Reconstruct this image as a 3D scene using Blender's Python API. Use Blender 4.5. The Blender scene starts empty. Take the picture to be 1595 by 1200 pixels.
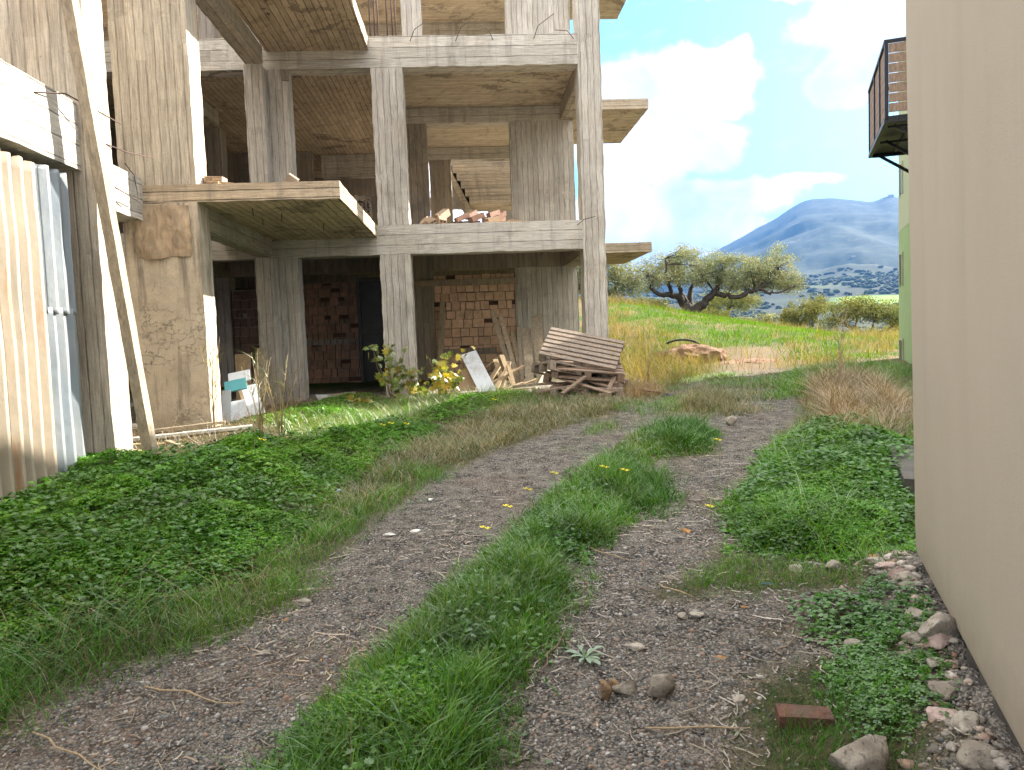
import bpy, math, random
import numpy as np
from mathutils import Vector, Matrix
R = math.radians
random.seed(7)
RNG = np.random.default_rng(11)
SC = bpy.context.scene
COL = SC.collection

# ------------------------------------------------------------------ camera
# world: metres, X along the facade, Y away from the viewer, Z up, the eye at the origin (about 1.6 m over the track)
PITCH, ROLL, YAW, F = R(3.95), R(2.14), R(3.19), 1185.0
fwd = Vector((math.sin(YAW)*math.cos(PITCH), math.cos(YAW)*math.cos(PITCH), -math.sin(PITCH)))
r0 = Vector((math.cos(YAW), -math.sin(YAW), 0)); u0 = r0.cross(fwd)
rt = math.cos(ROLL)*r0 - math.sin(ROLL)*u0
up = math.sin(ROLL)*r0 + math.cos(ROLL)*u0
cam = bpy.data.cameras.new('camera'); camo = bpy.data.objects.new('camera', cam); COL.objects.link(camo)
camo.matrix_world = Matrix(((rt.x, up.x, -fwd.x, 0), (rt.y, up.y, -fwd.y, 0), (rt.z, up.z, -fwd.z, 0), (0, 0, 0, 1)))
cam.sensor_width = 36; cam.lens = 36*F/1595; cam.clip_start = .05; cam.clip_end = 30000
SC.camera = camo
SC.view_settings.view_transform = 'Standard'; SC.view_settings.look = 'None'
SC.view_settings.exposure = 3.12; SC.view_settings.gamma = 1
SC.render.engine = 'CYCLES'
SC.cycles.max_bounces = 8; SC.cycles.diffuse_bounces = 5; SC.cycles.glossy_bounces = 2
SC.cycles.transmission_bounces = 4; SC.cycles.volume_bounces = 0; SC.cycles.transparent_max_bounces = 6
SC.cycles.sample_clamp_indirect = 6
SC.cycles.use_denoising = True

# ------------------------------------------------------------------ node helper
class NT:
    def __init__(s, nt): s.nt = nt; s.n = nt.nodes; s.l = nt.links
    def node(s, t, **kw):
        o = s.n.new(t)
        for k, v in kw.items(): setattr(o, k, v)
        return o
    def put(s, sock, v):
        if v is None: return
        if isinstance(v, bpy.types.NodeSocket): s.l.new(v, sock)
        else:
            if hasattr(sock.default_value, '__len__') and not hasattr(v, '__len__'): v = (v,)*len(sock.default_value)
            if hasattr(sock.default_value, '__len__') and len(v) == 3 and len(sock.default_value) == 4: v = (*v, 1)
            sock.default_value = v
    def m(s, op, a, b=None, c=None, clamp=False):
        o = s.node('ShaderNodeMath', operation=op, use_clamp=clamp)
        s.put(o.inputs[0], a); s.put(o.inputs[1], b)
        if c is not None: s.put(o.inputs[2], c)
        return o.outputs[0]
    def vm(s, op, a, b=None):
        o = s.node('ShaderNodeVectorMath', operation=op)
        s.put(o.inputs[0], a)
        if b is not None: s.put(o.inputs[3 if op == 'SCALE' else 1], b)
        return o.outputs['Value'] if op in ('LENGTH', 'DOT_PRODUCT', 'DISTANCE') else o.outputs[0]
    def mix(s, f, a, b, mode='MIX'):
        o = s.node('ShaderNodeMix', data_type='RGBA', blend_type=mode)
        s.put(o.inputs[0], f); s.put(o.inputs[6], a); s.put(o.inputs[7], b)
        return o.outputs[2]
    def fmix(s, f, a, b):
        o = s.node('ShaderNodeMix', data_type='FLOAT')
        s.put(o.inputs[0], f); s.put(o.inputs[2], a); s.put(o.inputs[3], b)
        return o.outputs[0]
    def noise(s, vec, scale, detail=4, rough=.55, dist=0, col=False):
        o = s.node('ShaderNodeTexNoise'); s.put(o.inputs['Vector'], vec)
        o.inputs['Scale'].default_value = scale; o.inputs['Detail'].default_value = detail
        o.inputs['Roughness'].default_value = rough; o.inputs['Distortion'].default_value = dist
        return o.outputs['Color' if col else 'Fac']
    def vor(s, vec, scale, feature='F1', out='Distance', rnd=1):
        o = s.node('ShaderNodeTexVoronoi', feature=feature); s.put(o.inputs['Vector'], vec)
        o.inputs['Scale'].default_value = scale; o.inputs['Randomness'].default_value = rnd
        return o.outputs[out]
    def rng(s, v, a, b, c=0, d=1, smooth=False):
        o = s.node('ShaderNodeMapRange'); s.put(o.inputs[0], v)
        for i, q in enumerate((a, b, c, d)): s.put(o.inputs[i+1], q)
        if smooth: o.interpolation_type = 'SMOOTHSTEP'
        return o.outputs[0]
    def ramp(s, v, stops):
        o = s.node('ShaderNodeValToRGB'); s.put(o.inputs[0], v)
        e = o.color_ramp.elements
        while len(e) < len(stops): e.new(.5)
        for q, (p, c) in zip(e, stops): q.position = p; q.color = (*c, 1)
        return o.outputs[0]
    def xyz(s, x, y, z):
        o = s.node('ShaderNodeCombineXYZ')
        for i, q in enumerate((x, y, z)): s.put(o.inputs[i], q)
        return o.outputs[0]
    def sep(s, v):
        o = s.node('ShaderNodeSeparateXYZ'); s.put(o.inputs[0], v); return o.outputs
    def bump(s, h, strength=.5, dist=.01, normal=None):
        o = s.node('ShaderNodeBump'); s.put(o.inputs['Height'], h)
        o.inputs['Strength'].default_value = strength; o.inputs['Distance'].default_value = dist
        if normal is not None: s.put(o.inputs['Normal'], normal)
        return o.outputs[0]
def newmat(name):
    m = bpy.data.materials.new(name); m.use_nodes = True; m.node_tree.nodes.clear()
    t = NT(m.node_tree); out = t.node('ShaderNodeOutputMaterial')
    return m, t, out
def principled(t, out, col, rough=.9, normal=None, metallic=0, spec=.3):
    b = t.node('ShaderNodeBsdfPrincipled')
    t.put(b.inputs['Base Color'], col); t.put(b.inputs['Roughness'], rough)
    t.put(b.inputs['Metallic'], metallic); t.put(b.inputs['Specular IOR Level'], spec)
    if normal is not None: t.put(b.inputs['Normal'], normal)
    t.l.new(b.outputs[0], out.inputs[0]); return b

# ------------------------------------------------------------------ sky and sun
SD = Vector((1, .60, .66)).normalized()
SUN_EL = math.asin(SD.z); SUN_AZ = math.atan2(SD.x, SD.y)
W = bpy.data.worlds.new('World'); SC.world = W; W.use_nodes = True
W.node_tree.nodes.clear(); t = NT(W.node_tree)
wo = t.node('ShaderNodeOutputWorld'); bg = t.node('ShaderNodeBackground')
sky = t.node('ShaderNodeTexSky', sky_type='NISHITA', sun_disc=False)
sky.sun_elevation = SUN_EL; sky.sun_rotation = SUN_AZ; sky.altitude = 100; sky.air_density = 1.0; sky.dust_density = 1.0; sky.ozone_density = 1.0
dirv = t.node('ShaderNodeTexCoord').outputs['Generated']
dx, dy, dz = t.sep(dirv)
wn = t.vm('ADD', dirv, t.vm('SCALE', t.vm('SUBTRACT', t.noise(dirv, 7, 5, .6, col=True), (.5, .5, .5)), .09))
# clouds seen between the two buildings: (direction, half sizes, weight)
blobs = [((.225, .934, .27), (.095, .2, .062), 1.0), ((.265, .92, .275), (.07, .2, .06), 1), ((.305, .905, .285), (.058, .2, .045), 1),
         ((.22, .95, .215), (.095, .2, .058), 1.0), ((.295, .925, .222), (.062, .2, .044), 1), ((.225, .966, .135), (.13, .3, .05), 1),
         ((.30, .945, .15), (.10, .3, .033), 1), ((.35, .93, .157), (.065, .3, .023), 1), ((.41, .9, .165), (.055, .3, .012), .8),
         ((.28, .955, .10), (.14, .3, .05), 1), ((.47, .83, .34), (.11, .3, .05), .95), ((.445, .85, .275), (.05, .3, .035), .8),
         ((.49, .84, .275), (.07, .3, .03), .8), ((.38, .86, .385), (.14, .3, .03), .8)]
edgen = t.m('MULTIPLY', t.m('SUBTRACT', t.noise(dirv, 24, 6, .62), .5), .75)
acc = None
for c, sz, wgt in blobs:
    d = t.vm('LENGTH', t.vm('MULTIPLY', t.vm('SUBTRACT', wn, c), (1/sz[0], 1/sz[1], 1/sz[2])))
    d = t.m('ADD', d, edgen)
    v = t.rng(d, .74, 1.0, wgt, 0, True)
    acc = v if acc is None else t.m('MAXIMUM', acc, v)
pl = t.vm('MULTIPLY', wn, (1, 1, 2.2))
general = t.rng(t.noise(pl, 3.0, 6, .6), .33, .50, 0, 1, True)  # cloud cover outside the view, added to brighten the ambient light
front = t.rng(t.m('DIVIDE', dx, t.m('MAXIMUM', dy, .05)), .12, .62, 0, 1)
infront = t.m('MULTIPLY', t.rng(t.m('ABSOLUTE', t.m('SUBTRACT', t.m('DIVIDE', dx, t.m('MAXIMUM', dy, .02)), .38)), .28, .36, 1, 0), t.m('MULTIPLY', t.rng(dz, .42, .5, 1, 0), t.rng(dy, 0, .2, 0, 1)))
wisp = t.m('MULTIPLY', t.rng(t.noise(pl, 9, 6, .65), .55, .75, 0, 1), .35)
msk = t.m('MAXIMUM', acc, t.m('MAXIMUM', wisp, t.m('MULTIPLY', general, t.m('SUBTRACT', 1, infront))))
shade = t.noise(wn, 6, 4, .6)
ccol = t.mix(t.rng(shade, .3, .62), (3.0, 2.95, 2.9), (4.2, 3.95, 3.6))  # out-of-view clouds, set brighter than the front ones as fill
skycol = t.mix(1, sky.outputs[0], (.19, .31, .33), 'MULTIPLY')
fcol = t.mix(t.rng(shade, .30, .58), (.98, 1.04, 1.12), (1.9, 1.9, 1.85))
fcol = t.vm('SCALE', fcol, t.rng(dz, .06, .2, 1.9, 1.0))
gm = t.m('MULTIPLY', general, t.m('SUBTRACT', 1, infront))
t.put(bg.inputs[0], t.mix(gm, t.mix(t.m('MAXIMUM', acc, wisp), skycol, fcol), ccol)); bg.inputs[1].default_value = .15
t.l.new(bg.outputs[0], wo.inputs[0])
sun = bpy.data.lights.new('sun', 'SUN'); sun.energy = 3.2; sun.angle = R(.5); sun.color = (1, .93, .82)
suno = bpy.data.objects.new('sun', sun); COL.objects.link(suno)
suno.rotation_euler = (-SD).to_track_quat('-Z', 'Y').to_euler(); suno.location = SD*30

# ------------------------------------------------------------------ numeric noise
def _h(i, j, k, s):
    n = (i*374761393 + j*668265263 + k*2147483647 + s*1274126177) & 0xffffffff
    n = ((n ^ (n >> 13))*1274126177) & 0xffffffff
    n = (n ^ (n >> 16)) & 0xffffffff
    return n/4294967295.0
def vnoise(P, scale=1.0, seed=0):
    P = np.asarray(P, float)*scale
    if P.shape[1] == 2: P = np.c_[P, np.zeros(len(P))]
    I = np.floor(P).astype(np.int64); Fr = P-I; Fr = Fr*Fr*(3-2*Fr)
    o = np.zeros(len(P))
    for a in (0, 1):
        for b in (0, 1):
            for c in (0, 1):
                w = (Fr[:, 0] if a else 1-Fr[:, 0])*(Fr[:, 1] if b else 1-Fr[:, 1])*(Fr[:, 2] if c else 1-Fr[:, 2])
                o += w*_h(I[:, 0]+a, I[:, 1]+b, I[:, 2]+c, seed)
    return o
def fbm(P, scale, octv=4, seed=0, g=.5):
    o = 0; a = 1; tot = 0
    for k in range(octv):
        o = o+a*(vnoise(P, scale*2**k, seed+k)-.5); tot += a; a *= g
    return o/tot*2

# ------------------------------------------------------------------ object helpers
def link(name, me, mat, parent=None):
    o = bpy.data.objects.new(name, me); COL.objects.link(o)
    if mat is not None:
        for q in (mat if isinstance(mat, (list, tuple)) else [mat]): me.materials.append(q)
    if parent is not None: o.parent = parent
    return o
def tag(o, label=None, cat=None, group=None, kind=None):
    if label: o['label'] = label
    if cat: o['category'] = cat
    if group: o['group'] = group
    if kind: o['kind'] = kind
    return o
def empty(name, loc, label=None, cat=None, group=None, rz=0):
    o = bpy.data.objects.new(name, None); COL.objects.link(o); o.location = loc; o.rotation_euler = (0, 0, rz); o.empty_display_size = .2
    return tag(o, label, cat, group)
def npmesh(name, V, Fc, smooth=False):
    """V (n,3), Fc (m,k) all faces with k corners"""
    V = np.asarray(V, np.float32); Fc = np.asarray(Fc, np.int32)
    me = bpy.data.meshes.new(name); m, k = Fc.shape
    me.vertices.add(len(V)); me.vertices.foreach_set('co', V.ravel())
    me.loops.add(m*k); me.loops.foreach_set('vertex_index', Fc.ravel())
    me.polygons.add(m); me.polygons.foreach_set('loop_start', np.arange(m, dtype=np.int32)*k)
    me.update(calc_edges=True)
    if smooth: me.polygons.foreach_set('use_smooth', np.ones(m, bool))
    me.validate(); return me
def warp(V, amp, seed=0):
    """slow and fine irregularity of cast concrete, a function of position so edges stay closed"""
    if amp == 0: return V
    D = np.stack([vnoise(V+s, 5.0, seed+s)-.5 + .6*(vnoise(V+s, 17.0, seed+s+9)-.5) for s in (0, 31, 67)], 1)
    return V+D*2*amp
class MB:
    """collects quads in world coordinates"""
    def __init__(s): s.V = []; s.F = []; s.n = 0
    def add(s, V, Fc):
        s.V.append(np.asarray(V, float)); s.F.append(np.asarray(Fc, int)+s.n); s.n += len(V)
    def box(s, x0, x1, y0, y1, z0, z1, seg=None, M=None):
        """axis box, faces cut into a grid of about seg metres"""
        lo = np.array([x0, y0, z0], float); hi = np.array([x1, y1, z1], float); d = hi-lo
        n = [1, 1, 1] if not seg else [max(1, min(160, int(round(q/seg)))) for q in d]
        for ax in range(3):
            a, b = [(1, 2), (2, 0), (0, 1)][ax]
            for side in (0, 1):
                na, nb = n[a], n[b]
                A, B = np.meshgrid(np.linspace(0, 1, na+1), np.linspace(0, 1, nb+1), indexing='ij')
                P = np.zeros((A.size, 3)); P[:, ax] = hi[ax] if side else lo[ax]
                P[:, a] = lo[a]+A.ravel()*d[a]; P[:, b] = lo[b]+B.ravel()*d[b]
                i, j = np.meshgrid(np.arange(na), np.arange(nb), indexing='ij'); i = i.ravel(); j = j.ravel()
                q = np.stack([i*(nb+1)+j, (i+1)*(nb+1)+j, (i+1)*(nb+1)+j+1, i*(nb+1)+j+1], 1)
                if not side: q = q[:, ::-1]
                if M is not None: P = (np.array(M.to_3x3()) @ P.T).T+np.array(M.translation)
                s.add(P, q)
        return s
    def bar(s, p0, p1, w, h, upv=(0, 0, 1), seg=None):
        """rectangular bar from p0 to p1, w across, h along upv"""
        p0 = Vector(p0); p1 = Vector(p1); L = (p1-p0).length; y = (p1-p0).normalized(); u = Vector(upv)
        x = y.cross(u).normalized(); z = x.cross(y)
        M = Matrix(((x.x, y.x, z.x, p0.x), (x.y, y.y, z.y, p0.y), (x.z, y.z, z.z, p0.z), (0, 0, 0, 1)))
        return s.box(-w/2, w/2, 0, L, -h/2, h/2, seg, M)
    def tube(s, pts, rad, n=6):
        pts = [Vector(p) for p in pts]; rad = rad if hasattr(rad, '__len__') else [rad]*len(pts)
        V = []; 
        for i, p in enumerate(pts):
            d = (pts[min(i+1, len(pts)-1)]-pts[max(i-1, 0)]).normalized()
            a = d.cross(Vector((0, 0, 1)) if abs(d.z) < .9 else Vector((1, 0, 0))).normalized(); b = d.cross(a)
            for k in range(n):
                th = 2*math.pi*k/n; V.append(p+(a*math.cos(th)+b*math.sin(th))*rad[i])
        Fc = [(i*n+k, i*n+(k+1) % n, (i+1)*n+(k+1) % n, (i+1)*n+k) for i in range(len(pts)-1) for k in range(n)]
        m = len(pts)
        for base, rev in ((0, True), ((m-1)*n, False)):
            for k in range(0, n-2, 2):
                q = [base, base+k+1, base+k+2, base+min(k+3, n-1)]
                Fc.append(q[::-1] if rev else q)
        s.add(V, Fc); return s
    def build(s, name, mat, parent=None, amp=0, smooth=False, seed=0):
        V = np.concatenate(s.V); Fc = np.concatenate(s.F)
        V = warp(V, amp, seed)
        if parent is not None:
            V = (np.array(parent.matrix_basis.inverted()) @ np.c_[V, np.ones(len(V))].T).T[:, :3] if parent.parent is None else V-np.array(wloc(parent))
        return link(name, npmesh(name, V, Fc, smooth), mat, parent)
def wloc(o):
    v = Vector((0, 0, 0))
    while o: v += o.location; o = o.parent
    return v
def base_of(o, p):
    """move a top-level mesh's origin to its base point without moving its shape"""
    p = Vector(p); o.data.transform(Matrix.Translation(-p)); o.location = p; return o

# ------------------------------------------------------------------ materials
def concrete(name, side='v', top='X', base=(.45, .42, .375), width=.11, dark=.5, yellow=.35, dirt=.6):
    m, t, out = newmat(name)
    g = t.node('ShaderNodeNewGeometry'); P = g.outputs['Position']; x, y, z = t.sep(P)
    N = t.sep(g.outputs['True Normal']); topf = t.m('GREATER_THAN', t.m('ABSOLUTE', N[2]), .7)
    xy = t.m('ADD', x, t.m('MULTIPLY', y, 1.0))
    b, al = (xy, z) if side == 'v' else (z, xy)
    tb, ta = (x, y) if top == 'X' else (y, x)
    wob = t.m('MULTIPLY', t.m('SUBTRACT', t.noise(P, 3, 2), .5), .008)
    b = t.m('DIVIDE', t.m('ADD', t.fmix(topf, b, tb), wob), width); al = t.fmix(topf, al, ta)
    idx = t.m('FLOOR', b); fr = t.m('SUBTRACT', b, idx)
    wn_ = t.node('ShaderNodeTexWhiteNoise', noise_dimensions='2D'); t.put(wn_.inputs['Vector'], t.xyz(idx, t.m('FLOOR', t.m('DIVIDE', t.m('ADD', al, t.m('MULTIPLY', idx, 1.37)), 2.3)), 0))
    rnd = wn_.outputs['Value']
    gv = t.xyz(t.m('MULTIPLY', b, 1.0*width*70), t.m('MULTIPLY', al, 3.2), t.m('MULTIPLY', idx, 3.1))
    grain = t.noise(gv, 1, 4, .65, .3)
    edge = t.m('MINIMUM', fr, t.m('SUBTRACT', 1, fr))
    jn = t.noise(t.xyz(t.m('MULTIPLY', idx, 5.0), t.m('MULTIPLY', al, 2.5), 0), 1, 3)
    joint = t.m('MULTIPLY', t.rng(edge, .0, t.m('DIVIDE', .011, width), 1, 0), t.rng(jn, .36, .52, 0, 1))
    finev = t.noise(t.xyz(t.m('MULTIPLY', b, width*190), t.m('MULTIPLY', al, 6), idx), 1, 3, .7)
    streak = t.noise(t.xyz(t.m('MULTIPLY', xy, 7), t.m('MULTIPLY', y, 3), t.m('MULTIPLY', z, .7)), 1, 5, .65)
    blot = t.noise(P, 1.3, 5, .6); fine = t.noise(P, 45, 3, .7)
    pits = t.rng(t.vor(P, 26), .03, .16, 1, 0)
    pits = t.m('MULTIPLY', pits, t.rng(t.noise(P, 5, 2), .5, .62, 0, 1))
    val = t.m('MULTIPLY', t.rng(rnd, 0, 1, .86, 1.10), t.rng(grain, .28, .72, .66, 1.26))
    val = t.m('MULTIPLY', val, t.rng(fine, .3, .7, .93, 1.06))
    val = t.m('MULTIPLY', val, t.rng(finev, .3, .7, .82, 1.14))
    c = t.vm('SCALE', base, val)
    c = t.mix(t.m('MULTIPLY', t.rng(blot, .48, .68), yellow), c, t.vm('SCALE', (.38, .30, .20), val))
    c = t.mix(t.m('MULTIPLY', t.rng(streak, .52, .72), dirt), c, (.16, .14, .12))
    big = t.noise(P, .55, 4, .7, .5)
    c = t.mix(t.m('MULTIPLY', t.rng(big, .55, .66), .45*dirt), c, (.20, .175, .15))
    # dark weathering with ragged edges, mostly on soffits
    wz = t.noise(t.vm('ADD', P, t.vm('SCALE', t.noise(P, 2.2, 4, .7, col=True), .7)), .85, 7, .72, 1.2)
    c = t.mix(t.m('MULTIPLY', t.rng(wz, .555, .60), t.fmix(topf, .38*dirt, .68)), c, t.vm('SCALE', (.13, .11, .09), val))
    c = t.mix(t.m('MULTIPLY', t.m('MULTIPLY', topf, t.rng(t.noise(P, 3.5, 6, .8, 2.0), .60, .66)), .8), c, (.05, .042, .035))
    c = t.mix(t.m('MULTIPLY', joint, dark), c, (.05, .042, .035))
    c = t.mix(t.m('MULTIPLY', pits, .6), c, (.08, .07, .06))
    h = t.m('ADD', t.m('MULTIPLY', grain, .3), t.m('ADD', t.m('MULTIPLY', joint, -1.0), t.m('ADD', t.m('MULTIPLY', rnd, .5), t.m('MULTIPLY', pits, -1.2))))
    h = t.m('ADD', h, t.m('MULTIPLY', fine, .35))
    principled(t, out, c, .93, t.bump(h, .75, .012), spec=.2)
    return m
def cracked():
    m, t, out = newmat('cracked_cement_face'); P = t.node('ShaderNodeNewGeometry').outputs['Position']; x, y, z = t.sep(P); xy = t.m('ADD', x, y)
    n = t.noise(P, 4, 6, .65); f = t.noise(P, 50, 4, .7); st = t.noise(t.xyz(t.m('MULTIPLY', xy, 9), 0, t.m('MULTIPLY', z, .8)), 1, 5, .7)
    wv = t.vm('ADD', t.xyz(t.m('MULTIPLY', xy, 3.2), 0, t.m('MULTIPLY', z, 7)), t.vm('SCALE', t.noise(P, 5, 5, .7, col=True), 1.6))
    v = t.vor(wv, 1.2, 'DISTANCE_TO_EDGE'); crack = t.m('MULTIPLY', t.rng(v, .0, .022, 1, 0), t.rng(t.noise(P, 2.4, 3), .45, .58, 0, 1))
    crack = t.m('MULTIPLY', crack, t.rng(z, .4, .9, 1, 0))
    c = t.vm('SCALE', (.47, .405, .315), t.m('MULTIPLY', t.rng(n, .3, .7, .8, 1.14), t.rng(f, .3, .7, .88, 1.08)))
    c = t.mix(t.m('MULTIPLY', t.rng(st, .54, .7), .75), c, (.17, .145, .12))
    c = t.mix(t.m('MULTIPLY', t.m('MULTIPLY', t.rng(st, .46, .6), t.rng(z, .35, 1.05, 0, 1)), .7), c, (.15, .13, .11))
    c = t.mix(t.m('MULTIPLY', crack, .55), c, (.10, .085, .07))
    principled(t, out, c, .93, t.bump(t.m('ADD', t.m('MULTIPLY', crack, -1.5), t.m('ADD', n, t.m('MULTIPLY', f, .4))), .8, .012), spec=.2); return m
C_CR = cracked()
C_V = concrete('concrete_vertical_boards', 'v', 'X', base=(.45, .42, .375), yellow=.25, dirt=.5)
C_VW = concrete('concrete_wide_boards', 'v', 'X', base=(.50, .445, .365), width=.105, dark=.4, yellow=.45)
C_H = concrete('concrete_horizontal_boards', 'h', 'Y', base=(.45, .425, .38), width=.17, dark=.55, yellow=.2)
C_HX = concrete('concrete_beam_along_depth', 'h', 'X', base=(.37, .33, .275), width=.14)
C_SX = concrete('concrete_soffit_depth_boards', 'h', 'X', base=(.46, .37, .27), width=.105, dark=.95, yellow=.4)
C_SY = concrete('concrete_soffit_cross_boards', 'h', 'Y', base=(.44, .375, .29), width=.10, dark=.6, yellow=.4)
C_DK = concrete('concrete_dark_grey', 'v', 'Y', base=(.29, .255, .215), width=.13, dark=.5, dirt=.8)  # darker grey base than the other concretes, mostly for inner parts

def wood(name, base, base2, scale=1.0, grey=.4):
    m, t, out = newmat(name)
    tc = t.node('ShaderNodeTexCoord').outputs['Object']; g = t.node('ShaderNodeNewGeometry')
    rnd = g.outputs['Random Per Island']
    P = g.outputs['Position']
    n = t.noise(t.vm('ADD', t.vm('MULTIPLY', P, (30*scale, 30*scale, 9*scale)), t.xyz(t.m('MULTIPLY', rnd, 50), 0, 0)), 1, 4, .6, .8)
    n2 = t.noise(P, 6, 4, .6); f = t.noise(P, 120, 2)
    c = t.mix(rnd, base, base2)
    c = t.mix(t.m('MULTIPLY', t.rng(n2, .45, .65), grey), c, (.20, .18, .155))
    c = t.vm('SCALE', c, t.m('MULTIPLY', t.rng(n, .3, .7, .62, 1.2), t.rng(f, .3, .7, .9, 1.1)))
    principled(t, out, c, .85, t.bump(n, .5, .004), spec=.25); return m
W_GREY = wood('weathered_grey_timber', (.30, .25, .185), (.38, .31, .22))
W_LIGHT = wood('pale_sawn_timber', (.42, .32, .19), (.33, .24, .14), grey=.25)
W_PALLET = wood('pallet_timber', (.30, .235, .185), (.22, .175, .14), grey=.5)
W_PALLET2 = wood('pallet_timber_orange', (.27, .185, .13), (.19, .135, .10), grey=.45)
W_SLAT = wood('balcony_slat_timber', (.30, .215, .165), (.23, .165, .13), grey=.2)
W_OLIVE = wood('olive_bark', (.035, .028, .022), (.05, .04, .03), grey=.15)

def simple(name, col, rough=.8, metallic=0, var=.12, nscale=8, bump=.2, spec=.3, dirt=None, bscale=60, island=0):
    m, t, out = newmat(name)
    g = t.node('ShaderNodeNewGeometry'); P = g.outputs['Position']
    n = t.noise(P, nscale, 5, .6); c = t.vm('SCALE', col, t.rng(n, .25, .75, 1-var, 1+var))
    if dirt: c = t.mix(t.rng(t.noise(P, nscale*.6, 6, .7), .5, .68), c, dirt)
    if island: c = t.vm('SCALE', c, t.rng(g.outputs['Random Per Island'], 0, 1, 1-island, 1+island))
    principled(t, out, c, rough, t.bump(t.noise(P, bscale, 4, .6), bump, .01), metallic, spec); return m
M_STEEL = simple('rusty_steel', (.09, .06, .05), .8, .3, .3, 20)
M_BLACK = simple('black_painted_steel', (.006, .008, .016), .45, 0, .15, 12, .1)
M_WHITE = simple('white_laminate', (.62, .66, .70), .4, 0, .06, 5, .05, dirt=(.42, .42, .40))
M_TEAL = simple('teal_laminate', (.10, .34, .38), .45, 0, .08, 5, .05)
M_CHIP = simple('chipboard', (.36, .26, .16), .85, 0, .2, 30, .2)
M_RAG = simple('pale_litter', (.55, .55, .52), .7, 0, .2, 20, .3, dirt=(.25, .22, .18))
M_DARKDOOR = simple('dark_door_panel', (.035, .037, .04), .35, 0, .3, 4, .1)
M_DOORF = simple('door_frame_metal', (.09, .09, .085), .5, .2, .2, 10)
M_DARK = simple('dark_scrap', (.03, .028, .03), .6, 0, .3, 20)
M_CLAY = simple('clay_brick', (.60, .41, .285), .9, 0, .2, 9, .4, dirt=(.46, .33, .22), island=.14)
M_CLAYD = simple('shade_darkened_clay_brick', (.33, .205, .145), .9, 0, .25, 9, .4, dirt=(.16, .12, .09), island=.2)  # clay brick with the left bay's shade put into its colour
M_CLAYDD = simple('deep_shade_clay_brick', (.12, .075, .055), .9, 0, .25, 9, .4, island=.2)  # same clay, colour darkened further for the deep shade at far left
M_CLAYP = simple('pale_clay_brick', (.36, .26, .18), .9, 0, .2, 18, .4, dirt=(.40, .31, .22), island=.2)
M_CLAYH = simple('reddish_heap_brick', (.26, .16, .12), .9, 0, .2, 18, .4, island=.3)
M_BRICKHOLE = simple('brick_recess', (.10, .055, .04), .95, 0, .2, 10)
M_MORTAR = simple('mortar', (.22, .18, .14), .95, 0, .25, 12, .5)
M_RENDERG = simple('green_render', (.24, .34, .16), .9, 0, .06, 3, .2)
M_RENDERP = simple('pale_green_render', (.34, .38, .25), .9, 0, .06, 3, .2)
M_FOUND = simple('grey_foundation', (.085, .08, .072), .95, 0, .3, 6, .6, dirt=(.10, .09, .08))

def plaster():
    m, t, out = newmat('beige_plaster'); g = t.node('ShaderNodeNewGeometry'); P = g.outputs['Position']
    n = t.noise(P, .9, 4, .6); f = t.noise(P, 260, 3, .7); k = t.noise(t.vm('MULTIPLY', P, (1, 1, .35)), 5, 4)
    zz = t.sep(P)[2]; splash = t.m('MULTIPLY', t.rng(t.m('ADD', zz, t.m('MULTIPLY', t.noise(P, 7, 5, .7), .35)), -1.15, -.85, 1, 0), .45); strk = t.rng(t.noise(t.vm('MULTIPLY', P, (3.5, 3.5, .12)), 1, 5, .6), .56, .72, 0, .10)
    c = t.vm('SCALE', (.475, .42, .345), t.m('MULTIPLY', t.rng(n, .3, .7, .955, 1.04), t.m('MULTIPLY', t.rng(k, .3, .7, .985, 1.015), t.rng(f, .3, .7, .93, 1.06))))
    c = t.mix(t.m('MAXIMUM', splash, strk), c, (.24, .205, .155))
    principled(t, out, c, .95, t.bump(t.m('ADD', f, t.m('MULTIPLY', t.noise(P, 90, 2), .7)), .35, .004), spec=.15); return m
M_PLASTER = plaster()

def sheet_mat(name, a, b, rust, metallic=.35, rough=.5):
    m, t, out = newmat(name); g = t.node('ShaderNodeNewGeometry'); P = g.outputs['Position']
    n = t.noise(t.vm('MULTIPLY', P, (4, 4, 1)), 1.6, 6, .65); n2 = t.noise(t.vm('MULTIPLY', P, (9, 9, 1.2)), 1, 5, .7)
    c = t.mix(t.rng(n, .35, .65), a, b); c = t.mix(t.m('MULTIPLY', t.rng(n2, .56, .7), rust), c, (.33, .17, .07))
    sp = t.rng(t.vor(P, 18), .02, .07, 1, 0); c = t.mix(t.m('MULTIPLY', sp, .35), c, (.75, .75, .75))
    principled(t, out, c, t.rng(n2, .3, .7, rough-.12, rough+.2), t.bump(t.noise(P, 7, 3), .25, .02), metallic, .5); return m
M_SHEETT = sheet_mat('tan_weathered_sheet', (.36, .30, .22), (.28, .24, .185), .9, .1, .6)
M_SHEETB = sheet_mat('bluish_galvanised_sheet', (.20, .24, .27), (.27, .29, .30), .15, .35, .45)

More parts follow.
